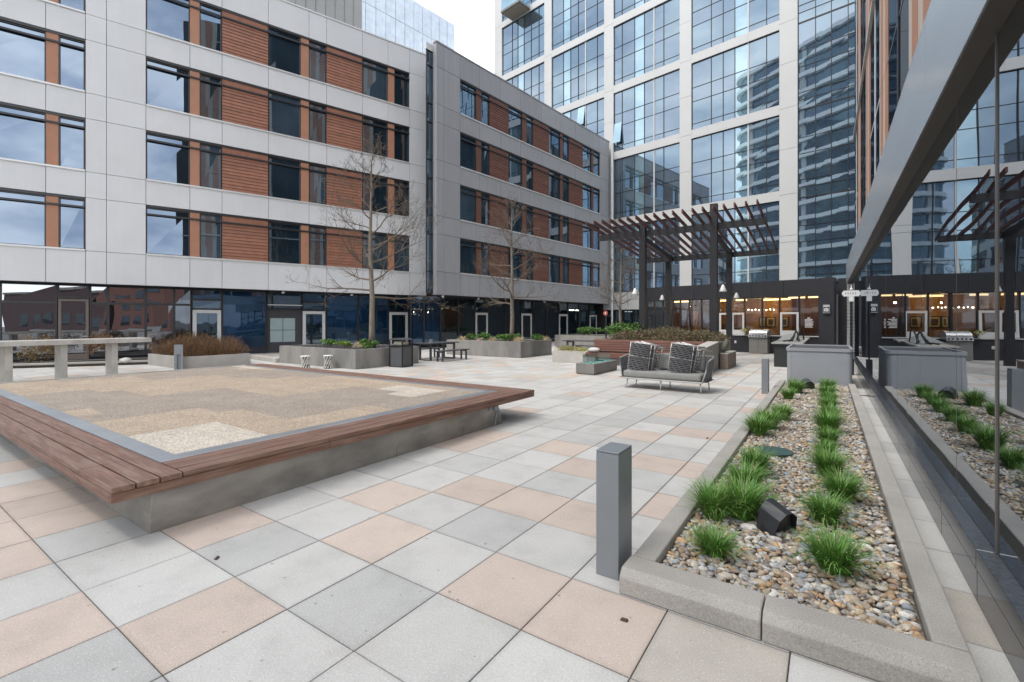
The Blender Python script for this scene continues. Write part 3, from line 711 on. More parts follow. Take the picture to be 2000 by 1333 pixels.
for y in (2.6, 3.95, 5.2): sm_.hexa([(-4.404, y, .0), (-4.398, y, 0), (-4.398, y + .006, 0), (-4.404, y + .006, 0), (-4.339, y, .35), (-4.330, y, .35), (-4.330, y + .006, .35), (-4.339, y + .006, .35)])
sm_.build('joint_seam', M_concd, PL)

# --- bollards
def bollard(label, loc, w_=.155, d_=.25, h=.82, slot=False):
    B = thing('bollard', label, 'bollard', loc, 0, 'square grey bollards on the deck')
    if slot:
        s = MB().box(-w_ / 2, -w_ * .18, -d_ / 2, d_ / 2, 0, h - .013).box(w_ * .25, w_ / 2, -d_ / 2, d_ / 2, 0, h - .013).box(-w_ * .18, w_ * .25, -d_ / 2, d_ / 2, h * .62, h - .013).box(-w_ * .18, w_ * .25, -d_ / 2 + .10, d_ / 2, 0, h * .62)
    else: s = MB().box(-w_ / 2, w_ / 2, -d_ / 2, d_ / 2, 0, h - .013)
    s.build('post', M_galv, B, .004)
    MB().box(-w_ / 2, w_ / 2, -d_ / 2, d_ / 2, h - .010, h).build('cap', M_galv, B, .003)
    return B
bollard('tall square grey bollard at the near corner of the pebble bed', (-1.19, 2.985, 0))
bollard('square grey bollard at the far end of the pebble bed before the metal box', (-1.195, 12.2, 0), .135, .24, .8)
bollard('slotted grey bollard beside the brown shrub planter', (-18.4, 6.82, 0), .25, .22, .86, True).rotation_euler = (0, 0, R(68))

# --- planting bed along the mirror glass: kerb, pebbles, tufts
K = thing('bed_kerb', 'pale grey speckled kerb framing the pebble bed along the mirror glass', 'kerb', (0, 0, 0))
M_kerb = mat('speckled_kerb', (.345, .322, .29), .72, .12, 2.5, .2, 120, .3, 160)
def kerbseg(x0, x1, y0, y1, ch, side):
    # a kerb stone with a chamfer on its outer top edge
    b = MB(); z = .15; c_ = .045
    if side == 'front': b.add([(x0, y0, 0), (x1, y0, 0), (x1, y1, 0), (x0, y1, 0), (x0, y0, z - c_), (x1, y0, z - c_), (x0, y0 + c_, z), (x1, y0 + c_, z), (x1, y1, z), (x0, y1, z)],
                              [(3, 2, 1, 0), (0, 1, 5, 4), (4, 5, 7, 6), (6, 7, 8, 9), (2, 3, 9, 8), (1, 2, 8, 7, 5), (3, 0, 4, 6, 9)])
    else: b.box(x0, x1, y0, y1, 0, z)
    return b.build('kerb_stone', M_kerb, K, .010)
kerbseg(-1.06, -.29, 2.73, 2.95, 1, 'front'); kerbseg(-.284, .545, 2.73, 2.95, 1, 'front')
ys = [2.956, 3.95, 5.2, 6.45, 7.7, 8.95, 10.2, 11.4, 12.7, 13.98]
for k in range(len(ys) - 1):
    kerbseg(-1.05, -.905, ys[k], ys[k + 1] - .005, 0, 'l')
    kerbseg(.41, .545, ys[k] + .25 if k else ys[k], ys[k + 1] + .245 if k < 8 else 13.98, 0, 'r')
tag(MB().box(-.90, .405, 2.95, 13.98, -.04, .078).build('bed_soil', mat('sandy_grit', (.16, .13, .10), .95, .4, 40)), kind='structure')
def ico(sub=1):
    import bmesh
    bm = bmesh.new(); bmesh.ops.create_icosphere(bm, subdivisions=sub, radius=1)
    v = np.array([p.co[:] for p in bm.verts]); f = np.array([[q.index for q in p.verts] for p in bm.faces]); bm.free()
    return v, f
IV, IF = ico(1); IV2, IF2 = ico(2)
def pebbles(name, xr, yr, z, step, size, pal, label, extra=.35):
    vs = []; fs = []; cs = []; o = 0
    pts = []
    ny_ = int((yr[1] - yr[0]) / step)
    for j in range(ny_):
        for i in range(int((xr[1] - xr[0]) / step)):
            pts.append((xr[0] + (i + .5 + rng.uniform(-.45, .45)) * step, yr[0] + (j + .5 + rng.uniform(-.45, .45)) * step, z + rng.uniform(-.004, .006)))
    for _ in range(int(len(pts) * extra)):
        pts.append((rng.uniform(*xr), rng.uniform(*yr), z + rng.uniform(.010, .022)))
    palr = np.array([p[0] for p in pal]); pw = np.array([p[1] for p in pal]); pw = pw / pw.sum()
    for (x, y, zz) in pts:
        V, F = (IV2, IF2) if y < 4.6 else (IV, IF)
        s = size * math.exp(rng.normal(0, .32)); a, b, c = s * rng.uniform(.9, 1.5), s * rng.uniform(.7, 1.05), s * rng.uniform(.45, .72)
        v = V * (1 + rng.normal(0, .05, (len(V), 1)))
        v = v + .16 * np.sin(V[:, [1, 2, 0]] * rng.uniform(1.5, 3) + rng.uniform(0, 6, 3))
        v = v * np.array([a, b, c])
        t = rng.uniform(0, 6.283); tx = rng.normal(0, .28)
        Rx = np.array([[1, 0, 0], [0, math.cos(tx), -math.sin(tx)], [0, math.sin(tx), math.cos(tx)]])
        Rz = np.array([[math.cos(t), -math.sin(t), 0], [math.sin(t), math.cos(t), 0], [0, 0, 1]])
        v = v @ Rx.T @ Rz.T + np.array([min(max(x, xr[0] + a * .8), xr[1] - a * .8), max(y, yr[0] + a * .8), zz])
        vs.append(v); fs.append(F + o); o += len(V)
        col = palr[rng.choice(len(palr), p=pw)] * rng.uniform(.66, 1.08)
        cs.append(np.repeat([[*col, 1]], len(V), 0))
    vs = np.concatenate(vs); fs = np.concatenate(fs); cs = np.concatenate(cs)
    me = bpy.data.meshes.new(name); me.vertices.add(len(vs)); me.vertices.foreach_set('co', vs.ravel())
    me.loops.add(fs.size); me.loops.foreach_set('vertex_index', fs.ravel().astype(np.int32))
    me.polygons.add(len(fs)); me.polygons.foreach_set('loop_start', np.arange(0, fs.size, 3, dtype=np.int32)); 
    me.polygons.foreach_set('use_smooth', np.ones(len(fs), bool)); me.update(calc_edges=True); me.validate()
    at = me.color_attributes.new('stone', 'FLOAT_COLOR', 'POINT'); at.data.foreach_set('color', cs.ravel())
    me.materials.append(mat('river_pebble', (.3, .3, .3), .55, .22, 28, .22, 130, .1, 60, attr='stone', spec=.35))
    o = bpy.data.objects.new(name, me); COL.objects.link(o); return tag(o, label, 'pebbles', kind='stuff')
PAL = [((.50, .40, .28), 22), ((.58, .51, .42), 22), ((.37, .355, .335), 15), ((.44, .435, .42), 14), ((.50, .32, .18), 10), ((.68, .64, .58), 10), ((.26, .22, .19), 6), ((.40, .29, .21), 8), ((.33, .36, .38), 6)]
pebbles('pebble_bed', (-.90, .405), (2.955, 13.97), .088, .033, .0178, PAL, 'tan and grey river pebbles filling the bed along the mirror glass')
M_gr = [mat('spring_grass', (.115, .27, .04), .55, .35, 3), mat('spring_grass_tip', (.20, .36, .08), .55, .3, 3), mat('dry_grass', (.32, .26, .13), .7, .3, 3)]
def tuftmesh(n, L, spread, w_=.0055, mats=M_gr, mixp=(.74, .2, .06), droop=.55, rbase=.06, seed=0):
    r = random.Random(seed); b = MB()
    for _ in range(n):
        t = r.uniform(0, 6.283); rr_ = rbase * math.sqrt(r.random()); x, y = rr_ * math.cos(t), rr_ * math.sin(t)
        t2 = t + r.gauss(0, .7); l = L * r.uniform(.55, 1.1); lean = spread * r.uniform(.15, 1.) * (rr_ / rbase * .6 + .4)
        pts = []; px, py, pz = x, y, 0; ang = R(90) - lean * .5
        for k in range(5):
            pts.append((px, py, pz)); s_ = l / 4
            px += s_ * math.cos(ang) * math.cos(t2); py += s_ * math.cos(ang) * math.sin(t2); pz += s_ * math.sin(ang)
            ang -= droop * r.uniform(.3, 1.) * (.5 + lean)
        nx_, ny_ = -math.sin(t2), math.cos(t2); w0 = w_ * r.uniform(.7, 1.2)
        wk = [w0, w0 * 1.05, w0 * .9, w0 * .6, w0 * .12]
        vs = []
        for (p, q) in zip(pts, wk): vs += [(p[0] - nx_ * q, p[1] - ny_ * q, p[2]), (p[0] + nx_ * q, p[1] + ny_ * q, p[2])]
        b.add(vs, [(2 * k, 2 * k + 1, 2 * k + 3, 2 * k + 2) for k in range(4)], r.choices(range(len(mats)), mixp)[0])
    return b
TUFT = []
for k in range(5):
    TUFT.append((300 if k < 3 else 240, k))
_tm = {}
def tuft(k, label, loc, rz, sc, group):
    if k not in _tm:
        o = tuftmesh(560, .295, .95, .0036, droop=.5, rbase=.072, seed=k).build('grass_tuft', M_gr, smooth=True); _tm[k] = o; o.location = loc
    else:
        o = _tm[k].copy(); COL.objects.link(o); o.location = loc
    o.rotation_euler = (0, 0, rz); o.scale = (sc, sc, sc * random.uniform(.92, 1.08))
    return tag(o, label, 'grass', group)
LT = [(-.63, 3.34), (-.76, 4.0), (-.57, 4.14), (-.63, 4.78), (-.62, 5.36), (-.80, 7.25), (-.72, 7.75), (-.60, 8.55), (-.66, 10.9), (-.58, 11.9)]
RT = [(.03, 3.56), (-.02, 4.38), (.10, 5.02), (.0, 5.75), (-.02, 6.4), (.0, 7.15), (.0, 8.0), (.03, 9.0), (.0, 9.9), (.02, 10.8), (-.02, 11.7), (.0, 12.7)]
ordn = ['nearest', 'second', 'third', 'fourth', 'fifth', 'sixth', 'seventh', 'eighth', 'ninth', 'tenth', 'eleventh', 'twelfth']
GG = 'ornamental grass tufts in the pebble bed'
for q, (x, y) in enumerate(LT):
    tuft(q % 5, f'{ordn[q]} green tuft in the left grass row, counted from the near kerb', (x, y, .09), random.uniform(0, 6.28), random.uniform(.92, 1.12) * random.choice([.9, 1.0, 1.08, 1.15]), GG)
for q, (x, y) in enumerate(RT):
    tuft((q + 2) % 5, f'{ordn[q]} green tuft in the right grass row, counted from the near kerb', (x, y, .09), random.uniform(0, 6.28), random.uniform(.9, 1.1) * random.choice([.9, 1.0, 1.08, 1.15]), GG)
# drain cover
D = thing('drain_cover', 'round dark green drain grate lying among the pebbles', 'drain cover', (-.53, 6.35, .116))
M_dr = mat('green_cast_iron', (.03, .07, .065), .5, .2, 10)
d = MB().lathe([(.185, 0), (.2, .0), (.2, .014), (.185, .014)], 36)
d.build('rim', M_dr, D)
d = MB().lathe([(.183, -.004), (.183, .0)], 36)
for k in range(-8, 9):
    x = k * .021; h = math.sqrt(max(.0001, .182 ** 2 - x * x)); d.box(x - .0045, x + .0045, -h, h, .0005, .011); d.box(-h, h, x - .003, x + .003, .001, .008)
d.build('grate', M_dr, D)
# flood lights
def flood(label, loc, rz, sc):
    F = thing('flood_light', label, 'flood light', loc, rz, 'black garden flood lights'); F.scale = (sc,) * 3
    # wedge-shaped hood: a slanted flat lid over two cheeks, with an arched dark mouth facing the bed
    b = MB(); n = 5
    arc = [(.105, -.02)] + [(.105 * math.cos(math.pi * k / n), .02 + .13 * math.sin(math.pi * k / n) ** .75) for k in range(n + 1)] + [(-.105, -.02)]
    m_ = len(arc)
    b.add([(x, -.02 - z * .25, z) for x, z in arc] + [(x * .97, .115 - z * .1, z * 1.15 + .03) for x, z in arc],
          [(i, (i + 1) % m_, m_ + (i + 1) % m_, m_ + i) for i in range(m_)] + [tuple(range(m_, 2 * m_))])
    b.add([(x * .93, .012 - z * .2, z * .93) for x, z in arc], [tuple(range(m_))[::-1]], 0)
    b.build('housing', mat('black_cast_alloy', (.022, .023, .026), .42, .15, 20), F, .004)
    MB().tube([(0, .08, -.05), (0, .08, .04)], .018, 8).build('stake', M_frame, F)
flood('black hooded flood light at the near end of the pebble bed', (-.28, 3.97, .105), R(58), 1.1)
flood('small black flood light at the far end of the bed by the metal box', (-.37, 12.75, .10), R(25), 1.2)
# grey metal planter box closing the bed
B = thing('metal_planter_box', 'large light grey metal box with rounded corners and a dark recessed lid', 'planter', (-.195, 15.2, 0))
def rrect(w_, d_, r_, n=5): return rr(w_, d_, r_, n)
M_box = mat('light_grey_metal', (.33, .345, .37), .42, .05, 2, .03, 200, metal=.15)
bb = MB().prism(rrect(.69, 1.15, .10), .0, .90).build('body', M_box, B)
rim = MB(); o1 = rrect(.71, 1.17, .10); i1 = rrect(.655, 1.115, .06); n = len(o1)
rim.add([(x, y, .905) for x, y in o1] + [(x, y, .985) for x, y in o1] + [(x, y, .985) for x, y in i1] + [(x, y, .905) for x, y in i1],
        [(i, (i + 1) % n, n + (i + 1) % n, n + i) for i in range(n)] + [(n + i, n + (i + 1) % n, 2 * n + (i + 1) % n, 2 * n + i) for i in range(n)] + [(2 * n + i, 2 * n + (i + 1) % n, 3 * n + (i + 1) % n, 3 * n + i) for i in range(n)])
rim.build('rim', M_box, B)
MB().prism(rrect(.65, 1.11, .06), .905, .955).build('lid', mat('dark_lid', (.055, .052, .055), .6, .15, 5), B)
sm_ = MB().box(-.60, -.594, -1.152, -1.149, .0, .90); sm_.build('seam', M_galv, B)
tag(MB().lathe([(.13, 0), (.15, .02), (.12, .05), (.04, .06)], 10, (.63, 13.1, 0)).build('splash_block', M_concl, smooth=True), 'small grey concrete splash block between the kerb end and the glass', 'splash block')

# --- concrete planters with their planting
def planter(label, x0, x1, y0, y1, h, th=.14, m=M_conc, name='concrete_planter', group='rectangular concrete planters'):
    Pn = thing(name, label, 'planter', ((x0 + x1) / 2, (y0 + y1) / 2, 0), 0, group)
    w_, d_ = (x1 - x0) / 2, (y1 - y0) / 2
    s = MB()
    for a, b, c_, e in ((-w_, w_, -d_, -d_ + th), (-w_, w_, d_ - th, d_), (-w_, -w_ + th, -d_ + th, d_ - th), (w_ - th, w_, -d_ + th, d_ - th)): s.box(a, b, c_, e, 0, h)
    s.build('wall', m, Pn, .006)
    MB().box(-w_ + th - .001, w_ - th + .001, -d_ + th - .001, d_ - th + .001, .02, h - .05).build('soil', M_soil, Pn)
    return Pn
M_planA = mat('stained_concrete', (.27, .258, .238), .8, .2, 1.1, .10, 150, .25, 80, col2=(.175, .168, .158), stretch=(1, 1, .35))
planter('long concrete planter with the tallest bare tree, behind the ceramic stools', -18.3, -13.5, 10.3, 13.3, .68, m=M_planA)
planter('long concrete planter with the middle bare tree, beyond the picnic table', -15.9, -11.45, 17.6, 20.45, .74, m=M_planA)
planter('low concrete planter filled with brown twiggy shrub, left of the platform', -21.6, -18.55, 6.98, 9.3, .42, m=mat('grey_planter_concrete', (.36, .34, .315), .8, .12, 1.3, .1, 150, .2, 80))
planter('small low concrete planter left of the timber bench', -9.35, -7.8, 16.75, 18.0, .48, m=M_concl)
planter('far concrete planter in the corner below the grey wing', -15.0, -9.6, 27.2, 30.0, .76, m=M_planA)
planter('raised concrete planter of reddish shrubs behind the timber bench', -7.75, -3.15, 17.40, 19.9, .93, m=M_planA)
M_leaf = [mat('fresh_leaf', (.10, .22, .03), .5, .35, 4), mat('deep_leaf', (.05, .115, .02), .5, .35, 4)]
M_leafy = [mat('lime_leaf', (.26, .30, .04), .5, .3, 4), mat('fresh_leaf', (.1, .2, .03))]
M_beig = [mat('straw_blade', (.52, .42, .25), .7, .2, 4), mat('pale_straw', (.62, .52, .34), .7, .2, 4)]
M_brn = [mat('russet_twig', (.16, .082, .040), .8, .3, 4), mat('ochre_leaf', (.22, .125, .045), .7, .3, 4), mat('dull_twig', (.10, .06, .042), .8, .3, 4)]
M_red = [mat('olive_leaf', (.115, .155, .045), .6, .3, 4), mat('russet_leaf', (.15, .075, .045), .6, .3, 4), mat('pinkish_twig', (.26, .19, .155), .8, .3, 4)]
M_gold = [mat('golden_leaf', (.30, .19, .05), .6, .3, 4), mat('bronze_leaf', (.16, .095, .045), .6, .3, 4)]
def leafball(rx, ry, h, n, sz, seed, nm):
    """a low crown: leaf blades scattered through the volume on an uneven outline"""
    r = random.Random(seed); b = MB(); lob = [(r.uniform(-.6, .6) * rx, r.uniform(-.6, .6) * ry, r.uniform(.35, .8) * h, r.uniform(.35, .6)) for _ in range(7)]
    for _ in range(n):
        lx, ly, lz, lr = r.choice(lob)
        d = Vector((r.gauss(0, 1), r.gauss(0, 1), r.gauss(.2, .8))).normalized() * (r.random() ** .4)
        p = Vector((lx + d.x * rx * lr, ly + d.y * ry * lr, max(.01, lz + d.z * h * lr * .7)))
        if p.z > h * 1.15: continue
        a = Vector((r.gauss(0, 1), r.gauss(0, 1), r.gauss(.3, .6))).normalized() * sz * r.uniform(.6, 1.3)
        c_ = a.cross(Vector((r.gauss(0, 1), r.gauss(0, 1), r.gauss(0, 1)))).normalized() * sz * .38
        b.add([p - a * .5, p + c_, p + a * .6, p - c_], [(0, 1, 2, 3)], r.randrange(nm))
    return b
def twigbush(rx, ry, h, n, seed, nm, leaf=.028, w_=.004):
    r = random.Random(seed); b = MB()
    for _ in range(n):
        x, y = r.uniform(-rx, rx), r.uniform(-ry, ry)
        if r.random() < .0: continue
        hh = h * (.72 + .28 * math.sin(x * 3.1 + seed) * math.cos(y * 2.7)) * r.uniform(.65, 1.08)
        edge = min(1, 2.2 * (1 - max(abs(x) / rx, abs(y) / ry)) + .45); hh *= edge
        lx, ly = r.gauss(0, .10) + x / rx * .14, r.gauss(0, .10) + y / ry * .14
        p0 = Vector((x, y, 0)); p1 = Vector((x + lx * .4, y + ly * .4, hh * .55)); p2 = Vector((x + lx, y + ly, hh))
        t = r.uniform(0, 3.14); q = Vector((math.cos(t), math.sin(t), 0)) * w_
        mi = r.randrange(nm)
        b.add([p0 - q, p0 + q, p1 - q, p1 + q, p2 - q * .4, p2 + q * .4], [(0, 1, 3, 2), (2, 3, 5, 4)], mi)
        for _k in range(5):
            f = r.uniform(.25, 1); p = p1.lerp(p2, f) if f > .5 else p0.lerp(p1, f * 2)
            a = Vector((r.gauss(0, 1), r.gauss(0, 1), r.gauss(.4, .6))).normalized() * leaf * r.uniform(.7, 1.6)
            c_ = a.cross(Vector((r.gauss(0, 1), r.gauss(0, 1), .3))).normalized() * leaf * .28
            b.add([p - a * .4, p + c_, p + a, p - c_], [(0, 1, 2, 3)], r.randrange(nm))
    return b
def plant(b, name, mats, loc, label, cat, group=None, rz=0): 
    o = b.build(name, mats, loc=loc); o.rotation_euler = (0, 0, rz); return tag(o, label, cat, group)
gA = 'low plants in the long planter behind the stools'; zA = .63
plant(leafball(.34, .34, .30, 900, .055, 1, 2), 'leafy_plant', M_leaf, (-16.8, 11.6, zA), 'round bright green leafy clump left of the straw tufts in the tallest tree planter', 'plant', gA)
plant(leafball(.34, .3, .28, 800, .06, 2, 2), 'leafy_plant', M_leafy, (-15.85, 11.5, zA), 'yellow green spiky clump beside the straw tufts in the tallest tree planter', 'plant', gA)
def straw(loc, label, seed, s=1., group=None):
    o = tuftmesh(420, .30 * s, 1.5, .006, M_beig, (.5, .5), .75, .10 * s, seed).build('straw_grass', M_beig, loc=loc, smooth=True); return tag(o, label, 'grass', group)
straw((-15.3, 11.9, zA), 'larger rounded straw coloured grass tuft in the tallest tree planter', 11, 1.25, gA)
straw((-14.75, 11.8, zA), 'smaller straw coloured grass tuft left of the tallest tree trunk', 12, 1.0, gA)
plant(leafball(.42, .36, .36, 1000, .06, 3, 2), 'leafy_plant', M_leaf, (-13.98, 11.3, zA), 'green leafy clump right at the foot of the tallest bare tree', 'plant', gA)
plant(leafball(.25, .22, .2, 420, .05, 4, 2), 'leafy_plant', M_gold, (-13.75, 12.7, zA), 'small bronze clump beside the litter bin at the planter edge', 'plant', gA)
cov = MB(); r = random.Random(5)
for _ in range(2600):
    x, y = r.uniform(-2.2, 2.2), r.uniform(-1.3, 1.3); a = r.uniform(0, 6.28); l = r.uniform(.02, .05); zz = r.uniform(0, .07)
    cov.add([(x, y, zz), (x + l * math.cos(a), y + l * math.sin(a), zz + .02), (x + l * math.cos(a + .9), y + l * math.sin(a + .9), zz + .015)], [(0, 1, 2)], 0)
tag(cov.build('ground_cover', mat('slate_ground_cover', (.085, .08, .095), .8, .3, 8), loc=(-15.9, 11.8, .635)), 'dusky grey ground cover carpeting the tallest tree planter', 'ground cover', kind='stuff')
gB = 'low plants in the planter beyond the picnic table'; zB = .69
for q, (x, y, lab) in enumerate([(-14.6, 18.1, 'green clump left in the middle tree planter, beside the first straw tuft'), (-13.75, 18.2, 'broad green clump in the middle tree planter, second from the left'), (-12.95, 18.3, 'pale dotted green clump centred in front of the middle tree'), (-12.35, 18.3, 'mixed green clump just right of the middle tree trunk'), (-11.9, 19.7, 'fresh green clump at the right end of the middle tree planter')]):
    plant(leafball(.38, .34, .34 + .05 * (q % 2), 900, .06, 20 + q, 2), 'leafy_plant', M_leaf, (x, y, zB), lab, 'plant', gB)
for q, (x, y, lab, s) in enumerate([(-15.2, 18.0, 'leftmost straw tuft in the middle tree planter above the table end', 1.15), (-14.2, 18.1, 'small straw tuft between two green clumps of the middle planter', .8), (-13.4, 18.1, 'rounded straw tuft left of the middle tree trunk', 1.0), (-11.85, 18.05, 'large straw tuft on the near corner of the middle tree planter', 1.3), (-11.65, 20.1, 'flat straw tuft at the far right corner of the middle tree planter', 1.2)]):
    straw((x, y, zB), lab, 40 + q, s, gB)
plant(twigbush(1.42, 1.05, .93, 3600, 3, 3), 'twiggy_shrub', M_brn, (-20.08, 8.14, .36), 'dense brown twiggy shrub filling the low planter left of the platform', 'shrub')
plant(leafball(1.2, .8, .62, 2600, .07, 61, 2), 'leafy_shrub', M_leaf, (-13.2, 28.4, .70), 'bright green shrub in the far corner planter, left of its trunk', 'shrub')
plant(leafball(1.0, .8, .5, 1500, .07, 62, 2), 'leafy_shrub', [M_leaf[1], M_gold[1]], (-11.0, 28.5, .70), 'darker green shrub right in the far corner planter', 'shrub')
plant(leafball(1.0, .7, .75, 1900, .07, 64, 2), 'leafy_shrub', M_leaf, (-7.0, 19.0, .86), 'green shrub at the left end of the raised planter behind the bench', 'shrub')
plant(twigbush(1.9, 1.0, .62, 2600, 8, 3, .05), 'mixed_shrub', M_red, (-5.2, 18.6, .87), 'reddish olive shrubs along the raised planter behind the timber bench', 'shrub')
plant(twigbush(.6, .45, .22, 500, 9, 2, .04), 'low_grass', [M_beig[0], M_leafy[0]], (-8.55, 17.35, .42), 'sparse yellowish grass in the small low planter by the bench', 'grass')

# bed in front of the silver wing
Lk = thing('edging_kerb', 'long low concrete edging in front of the silver wing left of the shrub planter', 'kerb', (-23.77, 3.8, 0), R(58.6))
MB().box(-3.5, 3.9, -.02, .13, 0, .16).build('kerb_stone', M_concl, Lk, .008)
Lk2 = thing('edging_kerb', 'short low concrete edging between the shrub planter and the tallest tree planter', 'kerb', (-21.2, 10.62, 0), R(-8))
MB().box(0, 2.86, -.02, .2, 0, .17).build('kerb_stone', M_concl, Lk2, .008)
tag(MB().prism([(-26.9, .2), (-25.55, .75), (-21.75, 7.0), (-21.65, 10.2), (-23.2, 10.6)], -.01, .09).build('bed_soil', M_soil), kind='structure')
plant(leafball(.6, .55, 1.1, 1900, .05, 71, 2), 'golden_shrub', M_gold, (-24.3, 4.45, .08), 'golden bronze shrub seen between the left and middle legs of the concrete counter', 'shrub', 'shrubs in front of the silver wing')
plant(leafball(.95, .6, 1.1, 2600, .05, 72, 2), 'golden_shrub', [M_gold[1], M_brn[0]], (-23.1, 6.1, .08), 'dull bronze shrub seen between the middle and right legs of the concrete counter', 'shrub', 'shrubs in front of the silver wing')
plant(leafball(.35, .3, .22, 400, .05, 73, 2), 'leafy_plant', M_leaf, (-24.9, 3.0, .08), 'small bright green plant low behind the left counter leg', 'plant')
plant(leafball(.4, .3, .18, 350, .05, 74, 2), 'leafy_plant', [M_leaf[1], M_gold[1]], (-21.9, 7.6, .08), 'flat dark green plant beside the brown shrub planter', 'plant')
def boulder(label, loc, s, seed):
    r = np.random.default_rng(seed); v = IV2 * (1 + .12 * np.sin(IV2[:, [1, 2, 0]] * 2.6 + r.uniform(0, 6, 3))) * np.array(s)
    b = MB().add([tuple(p) for p in v], [tuple(f) for f in IF2]); o = b.build('boulder', mat('white_boulder', (.5, .49, .46), .8, .2, 4, .1, 60), smooth=True, loc=loc)
    return tag(o, label, 'boulder', 'pale boulders in the wing bed')
boulder('pale boulder low under the bronze shrub by the right counter leg', (-22.3, 6.5, .15), (.26, .2, .12), 1)
boulder('pale boulder tucked against the brown shrub planter', (-21.75, 8.2, .35), (.24, .2, .14), 2)

# --- bare trees
M_bark = mat('pale_bark', (.19, .16, .125), .85, .25, 12, .2, 60, .4, 40, stretch=(1, 1, .4)); M_twig = mat('twig_bark', (.15, .118, .09), .85, .25, 8)
def tree(label, loc, H, r0, spread, seed, first=.27, nlimb=20, name='bare_tree'):
    r = random.Random(seed)
    Tn = thing(name, label, 'tree', loc, r.uniform(0, 6), 'slim bare street trees in planters')
    pts = []; rad = []; x = y = 0
    for k in range(13):
        f = k / 12; x += r.gauss(0, .018) * H / 8; y += r.gauss(0, .018) * H / 8
        pts.append(Vector((x, y, H * f))); rad.append(r0 * (1 - f) ** .8 * (1.25 if k == 0 else 1) + .006)
    MB().tube(pts, rad, 8).build('trunk', M_bark, Tn, smooth=True)
    b = MB()
    def at_(f):
        k = min(11, int(f * 12)); return pts[k].lerp(pts[k + 1], f * 12 - k)
    def limb(p, d, L, rd, depth):
        n = 6 if depth < 2 else 4
        q = [p]; dd = d.copy(); rr_ = [rd]
        for k in range(n):
            dd = (dd + Vector((r.gauss(0, .16), r.gauss(0, .16), r.gauss(.05, .10)))).normalized()
            q.append(q[-1] + dd * L / n); rr_.append(rd * (1 - (k + 1) / (n + .6)))
        b.tube(q, rr_, 5 if depth == 0 else 3, 0, cap=False)
        if depth < 3:
            m_ = [7, 6, 3][depth]
            for k in range(m_):
                f = r.uniform(.22, 1.); i = min(n - 1, int(f * n)); pp = q[i].lerp(q[i + 1], f * n - i)
                base = (q[i + 1] - q[i]).normalized()
                side = base.cross(Vector((r.gauss(0, 1), r.gauss(0, 1), r.gauss(0, .8)))).normalized()
                nd = (base * r.uniform(.6, 1.) + side * r.uniform(.5, .9) + Vector((0, 0, .12))).normalized()
                limb(pp, nd, L * r.uniform(.32, .55), max(.0055, rr_[i] * .6), depth + 1)
    for k in range(nlimb):
        f = first + (1 - first) * (k + r.uniform(.0, .8)) / nlimb * .96
        t = k * 2.4 + r.gauss(0, .4); up = .10 + 1.1 * (f - first) ** 1.1 + r.gauss(0, .10)
        L = spread * (1.05 - .78 * (f - first) / (1 - first)) * r.uniform(.8, 1.15)
        limb(at_(f), Vector((math.cos(t), math.sin(t), up)).normalized(), L, r0 * .34 * (1.1 - f) + .011, 0)
    for k in range(3): limb(pts[-2], Vector((r.gauss(0, .35), r.gauss(0, .35), 1)).normalized(), spread * .35, .012, 1)
    b.build('branches', M_twig, Tn)
    return Tn
tree('tallest slim bare tree rising from the long planter behind the stools', (-14.45, 11.8, .62), 7.5, .115, 2.75, 3, .25, 22)
tree('middle slim bare tree in the planter beyond the picnic table', (-12.87, 19.0, .68), 6.9, .11, 2.4, 9, .24, 20)
tree('far slim bare tree in the corner planter before the white spandrel', (-10.95, 28.3, .70), 5.6, .10, 2.2, 15, .3, 16)

# --- concrete counter on three legs
C = thing('concrete_counter', 'long pale concrete counter on thick slab legs left of the platform', 'counter', (-18.3, 3.3, 0), R(3.5))
M_cnt = mat('counter_concrete', (.46, .43, .385), .75, .14, 2, .10, 150, .2, 80, col2=(.38, .355, .32))
MB().box(-.45, .45, -1.9, 2.6, 1.0, 1.135).box(-.45, .45, -6, -1.91, 1.0, 1.135).build('top', M_cnt, C, .008)
for y in (-.55, .55, 1.72, -2.6, -4.0): MB().box(-.26, .26, y - .07, y + .07, 0, .998).build('leg', M_cnt, C, .006)

# --- ceramic stools
def stool(label, loc):
    St = thing('garden_stool', label, 'stool', loc, random.uniform(0, 6), 'twisted white ceramic stools')
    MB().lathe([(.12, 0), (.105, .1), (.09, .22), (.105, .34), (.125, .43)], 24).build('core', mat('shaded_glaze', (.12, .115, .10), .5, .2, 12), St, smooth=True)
    rb = MB()
    for k in range(9):
        pts = []
        for q in range(11):
            z = .012 + q * .0425; t = 2 * math.pi * k / 9 + 1.5 * q / 10; r_ = .148 - .042 * math.sin(math.pi * q / 10)
            pts.append((r_ * math.cos(t), r_ * math.sin(t), z))
        rb.tube(pts, .024, 7)
    rb.build('body', mat('ivory_glaze', (.56, .54, .49), .35, .2, 12), St, smooth=True)
    MB().lathe([(.158, .436), (.172, .444), (.172, .458), (.16, .466)], 36).build('seat', M_white, St, smooth=True)
stool('left twisted white ceramic stool, half hidden by the platform edge', (-15.07, 9.42, 0)); stool('right twisted white ceramic stool, closer to the planter corner', (-14.62, 10.0, 0))

